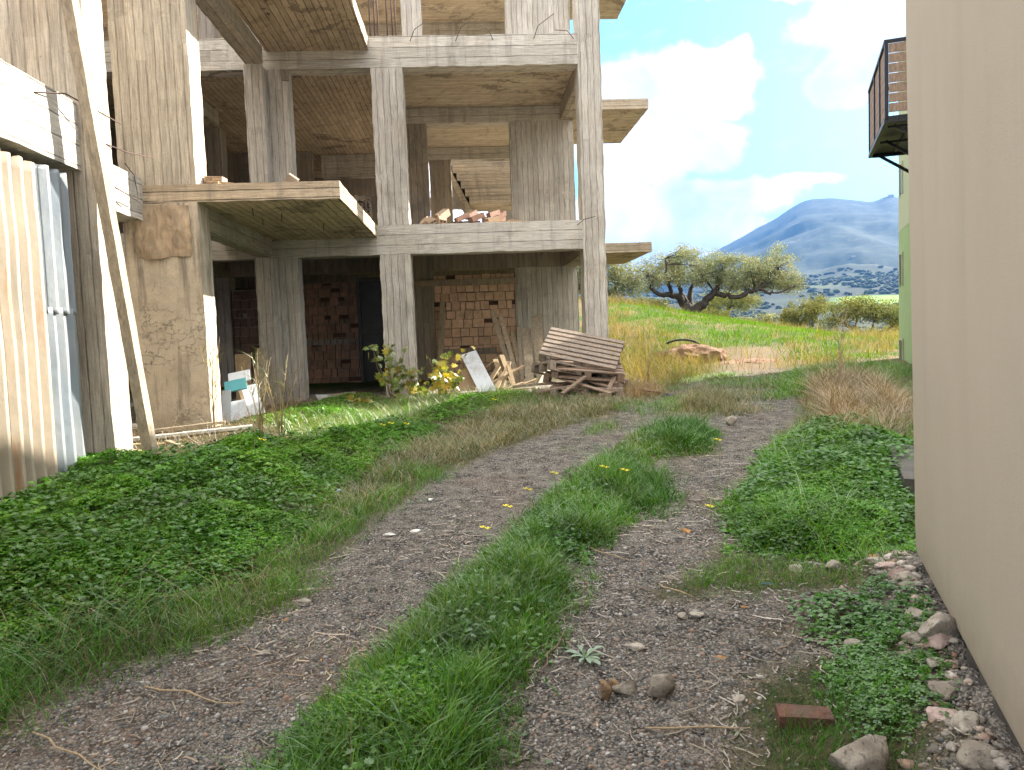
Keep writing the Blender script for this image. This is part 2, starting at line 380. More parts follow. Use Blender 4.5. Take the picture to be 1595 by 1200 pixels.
def leafmat(name, cols, trans=.35, rough=.55, gloss=.12):
    m, t, out = newmat(name); g = t.node('ShaderNodeNewGeometry')
    rnd = g.outputs['Random Per Island']; P = g.outputs['Position']
    k = len(cols)-1; c = t.ramp(rnd, [(i/k, q) for i, q in enumerate(cols)])
    c = t.vm('SCALE', c, t.rng(t.noise(P, 1.7, 4, .6), .3, .7, .62, 1.34))
    c = t.mix(t.rng(t.noise(P, .9, 3), .45, .7), c, t.mix(1, c, (1.22, 1.02, .8), 'MULTIPLY'))
    d = t.node('ShaderNodeBsdfDiffuse'); t.put(d.inputs[0], c)
    tr = t.node('ShaderNodeBsdfTranslucent'); t.put(tr.inputs[0], t.mix(1, c, (1.3, 1.25, .55), 'MULTIPLY'))
    gl = t.node('ShaderNodeBsdfGlossy'); gl.inputs['Roughness'].default_value = rough; gl.inputs[0].default_value = (1, 1, 1, 1)
    m1 = t.node('ShaderNodeMixShader'); m1.inputs[0].default_value = trans
    t.l.new(d.outputs[0], m1.inputs[1]); t.l.new(tr.outputs[0], m1.inputs[2])
    fr = t.node('ShaderNodeLayerWeight'); fr.inputs[0].default_value = .25
    m2 = t.node('ShaderNodeMixShader'); t.put(m2.inputs[0], t.m('MULTIPLY', t.m('ADD', fr.outputs['Fresnel'], .15), gloss))
    t.l.new(m1.outputs[0], m2.inputs[1]); t.l.new(gl.outputs[0], m2.inputs[2]); t.l.new(m2.outputs[0], out.inputs[0])
    return m
L_GRASS = leafmat('fresh_grass', [(.040, .13, .006), (.065, .20, .008), (.10, .25, .014), (.17, .27, .03)])
L_CLOVER = leafmat('clover_leaves', [(.040, .14, .006), (.060, .205, .008), (.09, .255, .012), (.16, .29, .025)], .3, gloss=.04)
L_CLOVERD = leafmat('mallow_leaves', [(.028, .10, .008), (.042, .145, .010), (.065, .185, .014)], .25, gloss=.07)
L_DRY = leafmat('dry_grass', [(.20, .15, .08), (.30, .23, .12), (.16, .11, .06), (.38, .31, .18)], .25)
L_MIXED = leafmat('half_dry_grass', [(.05, .11, .02), (.08, .14, .03), (.17, .15, .06), (.28, .22, .11)], .25)
L_SUNNY = leafmat('sunny_meadow_grass', gloss=.01, cols=[(.045, .13, .004), (.085, .185, .008), (.13, .215, .015)], trans=.3)
L_STRAWF = leafmat('sunny_dry_grass', gloss=.01, cols=[(.19, .15, .065), (.26, .21, .10), (.14, .12, .045), (.09, .12, .02), (.32, .27, .15)], trans=.3)
L_OLIVE = leafmat('olive_leaves', [(.15, .18, .09), (.21, .24, .13), (.30, .32, .21), (.19, .22, .09), (.42, .42, .30)], .12, .6, .02)
L_OLIVEY = leafmat('yellowish_olive_leaves', [(.14, .17, .05), (.19, .215, .065), (.25, .25, .10), (.12, .15, .05)], .15, .6, .02)
L_FIGG = leafmat('fig_leaves_green', [(.13, .22, .03), (.20, .28, .05), (.28, .34, .08)], .4)
L_FIGY = leafmat('fig_leaves_yellow', [(.42, .38, .04), (.50, .42, .05), (.36, .36, .05), (.45, .30, .05)], .45)
L_FLOWER = leafmat('yellow_petals', [(.75, .65, .03), (.80, .72, .05)], .3)
M_TWIG = simple('dry_twigs', (.20, .14, .09), .9, 0, .3, 20)
M_STRAW = leafmat('straw_litter', [(.22, .18, .13), (.15, .12, .085), (.32, .28, .21), (.10, .08, .06)], .1)

# ------------------------------------------------------------------ terrain heights and plant areas
def sstep(a, b, x):
    q = np.clip((x-a)/(b-a), 0, 1); return q*q*(3-2*q)
def zbase(X, Y):
    z = np.interp(Y, [-40, -5, 0, 2, 4, 6, 8, 10, 13, 16, 20, 25, 32, 40], [-2.2, -1.65, -1.6, -1.57, -1.46, -1.32, -1.18, -1.08, -1.02, -.94, -.87, -.82, -.8, -.8])
    zc = np.interp(X, [-30, 0, 7.56, 11.85, 15, 19, 23.3, 34, 60], [2.4, 2.1, 1.30, .36, -.45, -1.12, -1.38, -1.8, -3])
    s = sstep(17, 40, Y)
    z = z*(1-s)+zc*s
    z = z+.10*sstep(-1.2, -2.6, X)*sstep(2, 5, Y)*(1-sstep(9, 12, Y))
    return z
def ruts(X, Y):
    """shallow wheel tracks, the strip between them a little proud"""
    c = np.interp(Y, [1.5, 2.6, 4, 5, 6, 7.2, 8.5], [-.6, -.35, .2, .55, .85, 1.8, 2.4])
    return .05*np.exp(-((X-c)/.38)**2)*(1-sstep(7.5, 9.5, Y))
RIDGE_A = [-.6, -.2, .05, .189, .276, .324, .363, .407, .442, .461, .486, .53, .547, .561, .572, .583, .64, .8, 1.2]
RIDGE_E = [.02, .03, .035, .045, .072, .090, .106, .124, .141, .1465, .1465, .140, .1365, .141, .1435, .139, .12, .08, .05]
def terrain(X, Y):
    r = np.hypot(X, Y); a = np.where(Y > 1, X/np.maximum(Y, 1), np.sign(X)*9)
    z = zbase(X, np.minimum(Y, 40))+ruts(X, Y)
    P = np.stack([X, Y], 1)
    z = z+.035*fbm(P, 1.1, 3, 3)*sstep(.5, 3, r)+.10*fbm(P, .35, 3, 8)*sstep(14, 24, Y)
    dw = -((X-2.42)*.9163-(Y-4.0)*.4005); al_ = -((X-2.42)*.4005+(Y-4.0)*.9163)
    lift = np.clip(-1.335-z, 0, 1)*sstep(.36, .04, dw)*sstep(-.6, .1, al_)
    z = z+lift*(.85+.5*fbm(P, 7, 3, 31))
    far = sstep(41, 110, r)*(Y > 0)
    tt = np.clip((r-1200)/3300, 0, 1)
    Es = sum(np.interp(a+q, RIDGE_A, RIDGE_E) for q in np.linspace(-.07, .07, 15))/15
    Eh = sum(np.interp(a+q, RIDGE_A, RIDGE_E) for q in np.linspace(-.009, .009, 7))/7
    E = Es+(Eh-Es)*sstep(.5, 1, tt)
    zz = np.interp(r, [40, 110, 300, 600, 850, 1000, 1200], [-1, -9, -12, -14, 0, 14, 30])
    E0 = np.interp(r, [1000, 1200, 1500, 1900, 2400], [.014, .025, .042, .06, .078])
    er = np.minimum(.025+(E-.025)*tt**.85+.012*np.sin(tt*9)*(1-tt), 9)
    z2 = np.where(r < 1200, zz, er*r)
    z2 = np.where(r > 4500, E*4500-(r-4500)*.25, z2)
    nz = fbm(P, 1/600., 6, 21)*sstep(1300, 2300, r)*(1-.9*sstep(3300, 4400, r))*120+fbm(P, 1/90., 4, 27)*sstep(150, 500, r)*4+fbm(P, 1/160., 4, 41)*3*sstep(3500, 4300, r)
    return z*(1-far)+(z2+nz)*far
def ground_z(x, y): return float(terrain(np.array([x], float), np.array([y], float))[0])

LEFTV = [(-3.0, .8), (-2.35, 2.0), (-1.95, 2.9), (-1.62, 3.4), (-1.12, 4.0), (-.95, 5), (-.62, 6), (-.2, 7.1), (.6, 8.2), (1.5, 9.4), (2.5, 10.8), (3.2, 12.3), (3.6, 14.5), (2.5, 14.5), (2.5, 12.7), (-3.0, 12.7), (-4.2, 9.7), (-5, .8)]
LEAFY = [(-4, 2.6), (-2.3, 3.3), (-1.75, 4.0), (-1.35, 4.6), (-1.15, 5.4), (-1.1, 6.3), (-.9, 7.3), (-.6, 8.3), (-.3, 9.0), (-1.0, 9.5), (-2.0, 8.2), (-2.75, 7.35), (-4, 7.0)]
STRIP = [(-1.38, 0.8), (-1.03, 2.1), (-0.79, 2.65), (-0.59, 3.1), (-0.45, 3.5), (-0.26, 4), (0.05, 4.6), (0.31, 5.15), (0.5, 5.75), (0.78, 6.15), (1.0, 6.75), (1.2, 7.0), (1.5, 7.6), (1.9, 8.25), (2.35, 8.6), (2.7, 8.2), (2.3, 7.15), (1.65, 6.9), (1.35, 6.35), (1.3, 5.7), (1.01, 5.1), (0.86, 4.75), (0.53, 4.45), (0.53, 4.1), (0.31, 3.45), (0.11, 3.0), (0.06, 2.6), (-0.11, 2.0), (-0.39, 0.8)]
HUMP = [(2.65, 9.6), (3.3, 9.3), (3.9, 10.6), (3.7, 11.6), (3.1, 11.2)]
RIGHTV = [(1.55, 4.5), (1.8, 5.5), (2.4, 6.4), (3.1, 7.5), (4.1, 9.2), (4.9, 11.0), (5.8, 12.9), (6.3, 14.2), (9.2, 16.2), (8.6, 14), (7, 11.5), (5.2, 8.4), (3.6, 5.5), (2.6, 4.4), (2.3, 4.05)]
RMOUND = [(1.65, 4.6), (1.95, 5.6), (2.9, 7.2), (3.7, 8.2), (4.4, 8.0), (4.2, 6.6), (3.5, 5.5), (2.65, 4.5), (2.2, 4.4)]
RP1 = [(1.0, 4.0), (1.5, 4.6), (2.3, 4.15), (2.1, 3.9), (1.6, 3.95)]
RP2 = [(1.62, 3.75), (1.95, 3.85), (2.0, 3.5), (1.7, 3.35), (1.5, 3.5)]
RP3 = [(.95, 2.75), (1.15, 3.0), (1.5, 3.15), (1.8, 3.5), (2.1, 3.45), (1.95, 3.05), (1.75, 2.75), (1.5, 2.3), (1.1, 2.2), (.9, 2.4)]
def sdist(P, poly):
    """signed distance, positive inside"""
    P = np.asarray(P)[:, :2]; n = len(poly); d = np.full(len(P), 1e9); ins = np.zeros(len(P), bool)
    for i in range(n):
        a = np.array(poly[i], float); b = np.array(poly[(i+1) % n], float); ab = b-a
        tt = np.clip(((P-a) @ ab)/(ab @ ab), 0, 1); d = np.minimum(d, np.hypot(*(P-a-tt[:, None]*ab).T))
        c = ((a[1] > P[:, 1]) != (b[1] > P[:, 1])) & (P[:, 0] < (b[0]-a[0])*(P[:, 1]-a[1])/(b[1]-a[1]+1e-12)+a[0]); ins ^= c
    return np.where(ins, d, -d)
def fuzzy(P, poly, edge=.12, seed=5, amp=.14):
    return sstep(-edge, edge, sdist(P, poly)+amp*fbm(P[:, :2], 3.0, 3, seed))
def veg_at(P):
    v = np.zeros(len(P))
    for i, p in enumerate((LEFTV, STRIP, HUMP, RIGHTV, RP1, RP2, RP3)): v = np.maximum(v, fuzzy(P, p, .14, 50+i))
    return v

# one ground sheet: rings out to the mountain
def build_ground():
    ang = np.concatenate([np.linspace(-30, 44, 520), np.linspace(44, 330, 90)[1:-1]]); ang = np.radians(ang)
    rad = np.concatenate([np.geomspace(.4, 60, 430), np.geomspace(60, 9000, 230)[1:]])
    A, Rr = np.meshgrid(ang, rad, indexing='ij'); X = (np.sin(A)*Rr).ravel(); Y = (np.cos(A)*Rr).ravel()
    Z = terrain(X, Y); na, nr = len(ang), len(rad)
    V = np.stack([X, Y, Z], 1)
    i, j = np.meshgrid(np.arange(na), np.arange(nr-1), indexing='ij'); i = i.ravel(); j = j.ravel(); k = (i+1) % na
    q = np.stack([i*nr+j, i*nr+j+1, k*nr+j+1, k*nr+j], 1)
    c = len(V); V = np.vstack([V, [[0, 0, ground_z(0, 0.01)]]])
    a = np.arange(0, na-1, 2); cap = np.stack([np.full(len(a), c), a*nr, (a+1)*nr, ((a+2) % na)*nr], 1)
    q = np.vstack([q, cap])[:, ::-1]
    me = npmesh('ground', V, q, True)
    P = V[:, :2]; near = V[:, 1] < 60
    veg = np.zeros(len(V)); veg[near] = veg_at(P[near])
    dry = fbm(P, .5, 4, 77)
    r = np.hypot(P[:, 0], P[:, 1])
    sunny = sstep(13.5, 16, V[:, 1]+.0*P[:, 0])
    for nm, val in (('veg', veg), ('dry', dry), ('sunny', sunny), ('far', sstep(60, 160, r))):
        at = me.attributes.new(nm, 'FLOAT', 'POINT'); at.data.foreach_set('value', val.astype(np.float32))
    return tag(link('ground', me, None), kind='structure')
GROUND = build_ground()
def ground_mat():
    m, t, out = newmat('gravel_soil_and_hills'); g = t.node('ShaderNodeNewGeometry'); P = g.outputs['Position']
    def at(n):
        a = t.node('ShaderNodeAttribute', attribute_name=n); return a.outputs['Fac']
    veg, dry, sunny, far = at('veg'), at('dry'), at('sunny'), at('far')
    v1 = t.node('ShaderNodeTexVoronoi'); t.put(v1.inputs['Vector'], P); v1.inputs['Scale'].default_value = 62
    v2 = t.node('ShaderNodeTexVoronoi'); t.put(v2.inputs['Vector'], P); v2.inputs['Scale'].default_value = 140
    rr = t.sep(v1.outputs['Color'])[0]; r2 = t.sep(v2.outputs['Color'])[1]
    stone = t.ramp(rr, [(0, (.08, .078, .074)), (.35, (.155, .15, .14)), (.6, (.225, .212, .19)), (.82, (.24, .205, .165)), (.95, (.36, .345, .33)), (1, (.5, .48, .46))])
    stone = t.mix(t.rng(v1.outputs['Distance'], .25, .6), stone, (.035, .03, .026))
    small = t.ramp(r2, [(0, (.06, .056, .05)), (.6, (.15, .134, .115)), (1, (.32, .29, .26))])
    grav = t.mix(t.rng(t.noise(P, 9, 3), .4, .6), stone, small)
    warmn = t.noise(P, 1.1, 4, .6)
    soil = t.vm('SCALE', (.15, .10, .07), t.rng(t.noise(P, 30, 4, .7), .3, .7, .5, 1.4))
    grav = t.mix(t.m('MULTIPLY', t.rng(warmn, .52, .68), .4), grav, soil)
    # straw coloured litter on the track edges
    lit = t.noise(t.vm('MULTIPLY', P, (30, 12, 10)), 1, 4, .7, 1.5)
    edge = t.m('MULTIPLY', t.rng(t.m('ABSOLUTE', t.m('SUBTRACT', veg, .5)), .1, .5, 1, 0), t.rng(lit, .45, .6))
    grav = t.mix(t.m('MULTIPLY', edge, .5), grav, (.24, .19, .13))
    under = t.mix(t.rng(t.noise(P, 14, 4, .7), .4, .6), (.035, .045, .015), (.09, .075, .045))
    near = t.mix(veg, grav, under)
    # lit land past the houses: red-tan earth with green and straw patches
    y = t.sep(P)[1]; x = t.sep(P)[0]
    redsoil = t.mix(t.rng(t.noise(P, 5, 5, .7), .35, .65), (.13, .085, .05), (.17, .125, .075))
    green = t.mix(t.rng(t.noise(P, 3, 4), .4, .6), (.03, .07, .006), (.05, .08, .01))
    dryc = (.12, .09, .04)
    patch = t.mix(t.rng(t.noise(P, .45, 4, .6), .44, .54), green, dryc)
    path = t.m('MULTIPLY', t.rng(t.m('ABSOLUTE', t.m('SUBTRACT', x, t.m('ADD', 5.6, t.m('MULTIPLY', t.m('SUBTRACT', y, 15), .42)))), .3, 1.7, 1, 0), t.rng(y, 19, 23, 1, 0))
    mid = t.mix(path, patch, redsoil)
    c = t.mix(sunny, near, mid)
    # hills: scrub, fields, pale scree
    hs = t.noise(P, .02, 8, .75); hl = t.noise(P, .0035, 5, .6)
    scrub = t.mix(t.rng(hs, .42, .60), (.012, .024, .010), (.040, .050, .026))
    scrub = t.mix(t.rng(t.noise(P, .008, 6, .7), .60, .74), scrub, (.11, .10, .07))
    fld = t.node('ShaderNodeTexVoronoi'); t.put(fld.inputs['Vector'], P); fld.inputs['Scale'].default_value = .009
    fc = t.ramp(t.sep(fld.outputs['Color'])[0], [(0, (.006, .012, .004)), (.6, (.010, .018, .006)), (.88, (.018, .028, .008)), (1, (.05, .07, .015))])
    low = t.mix(t.rng(hs, .45, .55), fc, (.012, .02, .008))
    rr_ = t.vm('LENGTH', P)
    hill = t.mix(t.rng(rr_, 1500, 2600), low, scrub)
    bright = t.m('MULTIPLY', t.rng(t.m('ABSOLUTE', t.m('SUBTRACT', rr_, 1130)), 90, 110, 1, 0), t.rng(t.m('DIVIDE', x, y), .48, .51, 0, 1))
    hill = t.mix(bright, hill, (.12, .22, .02))
    c = t.mix(far, c, hill)
    h = t.m('ADD', t.m('MULTIPLY', v1.outputs['Distance'], -1.2), t.m('ADD', t.m('MULTIPLY', t.noise(P, 25, 4, .7), 1.0), t.m('MULTIPLY', v2.outputs['Distance'], -.4)))
    principled(t, out, c, .95, t.bump(t.m('MULTIPLY', h, t.m('SUBTRACT', 1, far)), .9, .012), spec=.15)
    return m
GROUND.data.materials.append(ground_mat())

# ------------------------------------------------------------------ the unfinished concrete building
FAR = 23.2
B = empty('unfinished_building', (-1.0, 13.0, -1.0), 'roofless-looking unfinished building frame of raw board-marked concrete, open floors and brick infill', 'building')
def part(name, mat, *boxes, seg=.08, amp=.0075, seed=0, parent=None):
    mb = MB()
    for b in boxes: mb.box(*b, seg=seg)
    return mb.build(name, mat, parent or B, amp, seed=seed)
ZT1, ZT2, ZT3 = 1.87, 4.95, 8.03       # top of the three floor slabs
zs = [(1.38, ZT1), (4.45, ZT2), (7.53, ZT3)]
# front left shear column beside the panel stack
part('column', C_VW, (-3.97, -3.1, 9.25, 9.65, ZT1, 9.2), seg=.07)
part('column', C_CR, (-3.97, -3.1, 9.25, 9.65, -1.35, 1.66), seg=.07, seed=3)
part('column_patch', wood('rough_broken_cast', (.38, .29, .20), (.36, .27, .18), .45), (-3.82, -3.2, 9.222, 9.25, 1.02, 1.63), seg=.025, amp=.016)
part('balcony', C_SX, (-3.97, -1.44, 9.25, 9.45, 1.663, ZT1), seg=.07, amp=.006)
part('balcony', C_SX, (-3.97, -1.44, 9.45, 12.997, 1.667, ZT1-.003), seg=.09)
part('balcony', C_SX, (-3.10, -1.44, 9.3, 12.997, 4.73, ZT2), seg=.09, amp=.006, seed=2)
part('concrete_lump', C_DK, (-2.86, -2.76, 12.93, 13.0, 4.26, 4.42), seg=.04, amp=.012)
# deep wall column on the near left, edge of the sheet-metal bay
part('column', C_VW, (-6.2, -3.1, 6.74, 7.11, -1.4, 6.5), seg=.08)
part('beam', C_H, (-3.55, -3.2, 2.2, 6.737, 1.5, 2.06), seg=.07, amp=.007)
part('beam', C_H, (-4.05, -3.72, 7.113, 9.247, 1.46, 1.95), seg=.06, amp=.006)
part('wall', C_DK, (-6.2, -6.0, -1.5, 6.7, -1.6, 5.0), seg=None, amp=0)
part('floor_slab', C_SX, (-6.3, -3.56, -1.5, 6.73, 1.87, 2.05), seg=.3)
# depth beams from the front left column back to the facade
part('beam', C_HX, (-3.36, -3.12, 9.652, 12.75, 1.38, 1.664), seg=.09)
part('beam', C_HX, (-3.38, -3.103, 9.652, 12.75, 4.45, 4.727), seg=.09)
# stepped column at the inner corner
for a, b in ((-1.3, 1.377), (ZT1, 4.447)):
    part('column', C_V, (-3.42, -3.13, 12.752, 13.35, a, b), (-3.127, -2.78, 13.0, 13.33, a, b), seg=.07)
part('column', C_V, (-3.42, -2.78, 13.0, 13.33, ZT2, 8.0), seg=.09)
# facade row
part('beam', C_H, (-9.5, 2.03, 13.0, 13.35, zs[0][0], ZT1), seg=.06, amp=.009)
part('beam', C_H, (-9.5, 2.03, 13.0, 13.35, zs[1][0], ZT2), seg=.06, amp=.009)
part('column', C_V, (-1.42, -.9, 13.003, 13.4, -1.3, 1.378), seg=.05, amp=.009)
part('column', C_V, (-1.42, -.9, 13.003, 13.4, ZT1, 4.448), seg=.05, amp=.009)
part('column', C_V, (2.03, 2.42, 12.995, 13.4, -1.3, 9.5), seg=.05, amp=.009)
# back rows
Y2, Y3, Y4 = 16.4, 19.8, 23.2
for yy in (Y2, Y3):
    for k, (a, b) in enumerate(zs):
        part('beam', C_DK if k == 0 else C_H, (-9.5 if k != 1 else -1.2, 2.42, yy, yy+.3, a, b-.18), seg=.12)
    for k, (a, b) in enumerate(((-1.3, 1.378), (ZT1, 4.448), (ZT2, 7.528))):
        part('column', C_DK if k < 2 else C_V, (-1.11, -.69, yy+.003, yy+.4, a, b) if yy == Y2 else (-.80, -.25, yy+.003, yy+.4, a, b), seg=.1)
for a, b in ((-1.3, 1.378), (ZT1, 4.448), (ZT2, 7.528)):
    part('shear_wall', C_V, (1.06, 2.42, Y2+.004, Y2+.28, a, b), seg=.08)
    part('column', C_DK, (-5.25, -4.95, Y2+.004, Y2+.4, a, b), seg=.12)
# depth beams on the right edge and in the middle
for k, (a, b) in enumerate(zs):
    for (ya, yb) in ((13.402 if k < 2 else 16.71, 16.397), (16.702, 19.797)):
        if yb > ya: part('beam', C_HX, (2.14, 2.42, ya, yb, a, b-.18), seg=.12)
    part('beam', C_HX, (-5.2, -4.95, 13.352, 16.397, a, b-.18), seg=.12)
# floor slabs
part('floor_slab', C_SY, (-9.5, 2.42, 13.352, FAR, 1.69, ZT1-.004), seg=.2)
part('floor_slab', C_SY, (-1.2, 2.42, 13.352, 20.12, 4.77, ZT2-.004), seg=.1, amp=.006)
part('floor_slab', C_SX, (-9.5, -1.203, 13.352, FAR, 4.77, ZT2-.004), seg=.15, amp=.005)
part('floor_slab', C_SY, (-9.5, 2.42, Y2-.3, 20.2, 7.85, ZT3), seg=.15)
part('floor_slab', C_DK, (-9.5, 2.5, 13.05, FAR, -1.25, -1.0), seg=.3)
# balconies on the right flank
for z0, z1 in ((1.66, ZT1), (4.74, ZT2), (7.83, ZT3)):
    part('balcony', C_SY, (2.423, 4.12, 16.68, 19.7, z0, z1), seg=.12, amp=.006)
# enclosing walls deep inside, added to keep the left bays dark
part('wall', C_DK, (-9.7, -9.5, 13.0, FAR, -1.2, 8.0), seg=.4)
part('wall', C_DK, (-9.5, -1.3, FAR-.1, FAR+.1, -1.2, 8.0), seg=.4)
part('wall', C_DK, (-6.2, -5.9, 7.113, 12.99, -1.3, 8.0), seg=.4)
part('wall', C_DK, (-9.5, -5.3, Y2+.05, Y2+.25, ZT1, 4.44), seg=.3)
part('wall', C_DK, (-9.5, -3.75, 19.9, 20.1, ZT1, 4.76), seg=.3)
part('closing_wall', C_H, (-9.5, -5.95, 13.0, 13.3, ZT1, 4.44), seg=.2)  # storey-high wall added to shut sky light out of the left front
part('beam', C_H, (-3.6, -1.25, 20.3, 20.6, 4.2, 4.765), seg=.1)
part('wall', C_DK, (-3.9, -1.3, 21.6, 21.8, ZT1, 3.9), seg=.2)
# stair at the back
def stairs():
    mb = MB()
    for i in range(6):
        zt = 4.78-i*.215
        mb.box(-.33+i*.105, 1.9, 21.0-.03*i, 22.2, zt-.205, zt, seg=.1)
    mb.bar((-.52, 21.5, 4.75), (.30, 21.5, 3.1), 1.1, .16, seg=.1)
    return mb.build('staircase', C_SY, B, .005)
stairs()
part('stair_wall', C_H, (-.45, 2.42, 22.5, 22.7, 3.92, 4.766), seg=.1)
part('stair_wall', C_H, (.75, 2.42, 22.52, 22.7, 1.9, 3.917), seg=.1)
part('beam', C_H, (-1.2, .5, 22.3, 22.49, 3.62, 3.95), seg=.1)
# brick infill
def brick_wall(name, x0, x1, z0, z1, y, seedn, clay=None, bw=.19, bh=.19, gap=.016):
    rg = np.random.default_rng(seedn); mb = MB(); holes = MB(); back = MB()
    z = z0; row = 0
    while z < z1-.05:
        h = min(bh, z1-z)-gap; x = x0-(rg.random()*bw)
        while x < x1:
            w = bw*rg.choice([1, 1, 1, 1.02, .62, 1.35]); a = max(x, x0); b = min(x+w, x1)
            if b-a > .03:
                if rg.random() < .11:
                    k_ = rg.random() < .3; zz_ = z+h*.52
                    holes.box(a, b, y+.045, y+.1, zz_, z+h)
                    mb.box(a+gap/2, b-gap/2, y, y+.1, z, zz_-gap/2) if not k_ else mb.box(a+gap/2, a+(b-a)*.5, y, y+.1, z, zz_-gap/2)
                else:
                    dy = rg.normal(0, .012)
                    mb.box(a+gap/2, b-gap/2, y+dy, y+.1, z+rg.normal(0, .006), z+h+rg.normal(0, .006))
            x += w
        z += bh; row += 1
    nb = mb.n//4
    if holes.n: mb.add(np.concatenate(holes.V), np.concatenate(holes.F))
    w = mb.build(name, [clay or M_CLAY, M_BRICKHOLE], B, .0); nf = len(w.data.polygons); mi = np.zeros(nf, np.int32); mi[nb:] = 1
    w.data.polygons.foreach_set('material_index', mi)
    back.box(x0, x1, y+.05, y+.12, z0, z1); back.build('mortar_bed', M_MORTAR, w)
    return w
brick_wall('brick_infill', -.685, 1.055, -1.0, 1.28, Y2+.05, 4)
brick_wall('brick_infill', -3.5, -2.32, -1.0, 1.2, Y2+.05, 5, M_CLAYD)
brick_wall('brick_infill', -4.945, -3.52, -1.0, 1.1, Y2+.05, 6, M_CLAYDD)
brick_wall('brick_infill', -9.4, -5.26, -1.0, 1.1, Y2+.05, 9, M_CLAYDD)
part('lintel', C_DK, (-.70, .62, Y2+.03, Y2+.06, -.44, -.30), seg=.06, amp=.009)
part('lintel', C_DK, (-3.5, -2.32, Y2+.03, Y2+.06, -.12, 0), seg=.1)
part('plank', W_GREY, (-1.14, 1.13, Y2-.06, Y2-.01, 1.04, 1.17), seg=.1, amp=.006)
d = MB().box(-2.3, -1.15, Y2+.08, Y2+.12, -1.0, 1.25).build('door', M_DARKDOOR, B)
fr = MB()
for b in ((-2.31, -2.25, Y2+.02, Y2+.1, -1, 1.28), (-1.21, -1.15, Y2+.02, Y2+.1, -1, 1.28), (-2.25, -1.21, Y2+.02, Y2+.1, 1.2, 1.28), (-2.25, -1.21, Y2+.02, Y2+.1, .10, .16)): fr.box(*b)
fr.build('door_frame', M_DOORF, d)
part('wall', C_DK, (-1.40, -1.25, 13.402, 16.39, -1.0, 1.68), seg=.15)  # partition added to keep right-bay light out of the left bay
# starter bars and tie wires
for k, (x, y, h) in enumerate(((-1.40, 13.05, 1.0), (-1.33, 13.06, 1.1), (-1.30, 13.3, 1.0), (-1.12, 13.05, 1.0), (-1.03, 13.06, 1.1), (-.99, 13.3, 1.0))):
    MB().tube([(x, y, ZT2-.05), (x+.01*math.sin(k), y, ZT2+h*.5), (x+.02*math.sin(k*2), y, ZT2+h)], .014).build('rebar', M_STEEL, B)
for pts in ([(-.75, 12.99, 4.86), (-.66, 12.8, 4.97), (-.52, 12.72, 5.03)], [(.0, 12.99, 4.85), (.10, 12.8, 5.0), (.3, 12.72, 5.1)], [(.36, 12.75, 5.04), (.55, 12.85, 4.98), (.62, 12.99, 4.86)],
            [(1.3, 12.99, 4.86), (1.36, 12.8, 5.0), (1.62, 12.7, 5.15)], [(1.64, 12.8, 4.93), (1.85, 12.85, 4.93), (1.97, 12.99, 4.86)], [(1.94, 12.99, 1.78), (2.02, 12.8, 1.84), (2.2, 12.7, 1.87)],
            [(-3.2, 6.1, 1.95), (-3.12, 6.4, 2.03), (-3.0, 6.75, 1.97), (-2.96, 7.0, 1.95)], [(-3.1, 6.98, 1.78), (-3.05, 7.3, 1.78), (-3.0, 7.75, 1.83)], [(-3.72, 7.9, 1.9), (-3.6, 8.3, 1.66), (-3.62, 8.9, 1.62), (-3.72, 9.05, 1.95), (-3.75, 8.9, 2.05)],
            [(-3.72, 8.0, 1.7), (-3.65, 8.5, 1.5)], [(2.42, 16.9, 5.6), (2.9, 16.8, 5.45), (3.1, 16.8, 5.6)], [(2.42, 16.9, 5.3), (3.0, 16.8, 5.32)],
            [(-2.6, 9.75, 1.66), (-2.6, 9.76, 1.56)], [(-2.35, 10.2, 1.66), (-2.36, 10.2, 1.55)], [(-2.0, 11.2, 1.66), (-2.0, 11.2, 1.56)], [(-2.7, 10.6, 1.66), (-2.7, 10.6, 1.57)]):
    MB().tube(pts, .006, 5).build('tie_wire', M_STEEL, B)

# ------------------------------------------------------------------ corrugated sheets on the left
def sheet(y0, y1, z0, z1, x, mat, label, lean=0, pitch=.152, dep=.052, wob=.004):
    prof = []; y = y0; k = 0
    while y < y1:
        for f, dd in ((0, 0), (.44, 0), (.50, dep), (.80, dep), (.88, 0)):
            yy = y+f*pitch
            if yy <= y1: prof.append((yy, dd))
        y += pitch
    nz = 34; prof = np.array(prof); zz = np.linspace(z0, z1, nz)
    V = []; 
    for z in zz:
        for (yy, dd) in prof: V.append((x+dd+lean*(z-z0), yy, z))
    V = np.array(V); V[:, 0] += wob*2*(vnoise(V, 2.5, 3)-.5)*2; n = len(prof)
    V[:, 2] += np.where(V[:, 2] > z1-.01, .02*(vnoise(V, 9, 4)-.5), 0)
    q = np.array([(i*n+j, i*n+j+1, (i+1)*n+j+1, (i+1)*n+j) for i in range(nz-1) for j in range(n-1)])
    o = link('corrugated_sheet', npmesh('corrugated_sheet', V, q), mat)
    md = o.modifiers.new('thickness', 'SOLIDIFY'); md.thickness = .0015
    tag(o, label, 'metal sheet', 'corrugated sheets closing the left bay'); base_of(o, (x, (y0+y1)/2, z0))
    return o
sheet(4.2, 5.72, -1.45, 1.44, -3.30, M_SHEETT, 'tan rust-streaked corrugated sheet at the left edge of the closed bay')
sheet(5.68, 6.18, -1.4, 1.43, -3.295, M_SHEETT, 'narrow tan corrugated sheet between the edge sheet and the bluish ones')
sheet(6.12, 6.54, .28, 1.43, -3.262, M_SHEETB, 'upper bluish galvanised corrugated sheet hung under the beam by the pale column')
sheet(6.10, 6.54, -1.4, .33, -3.285, M_SHEETB, 'lower bluish galvanised corrugated sheet reaching down into the clover')

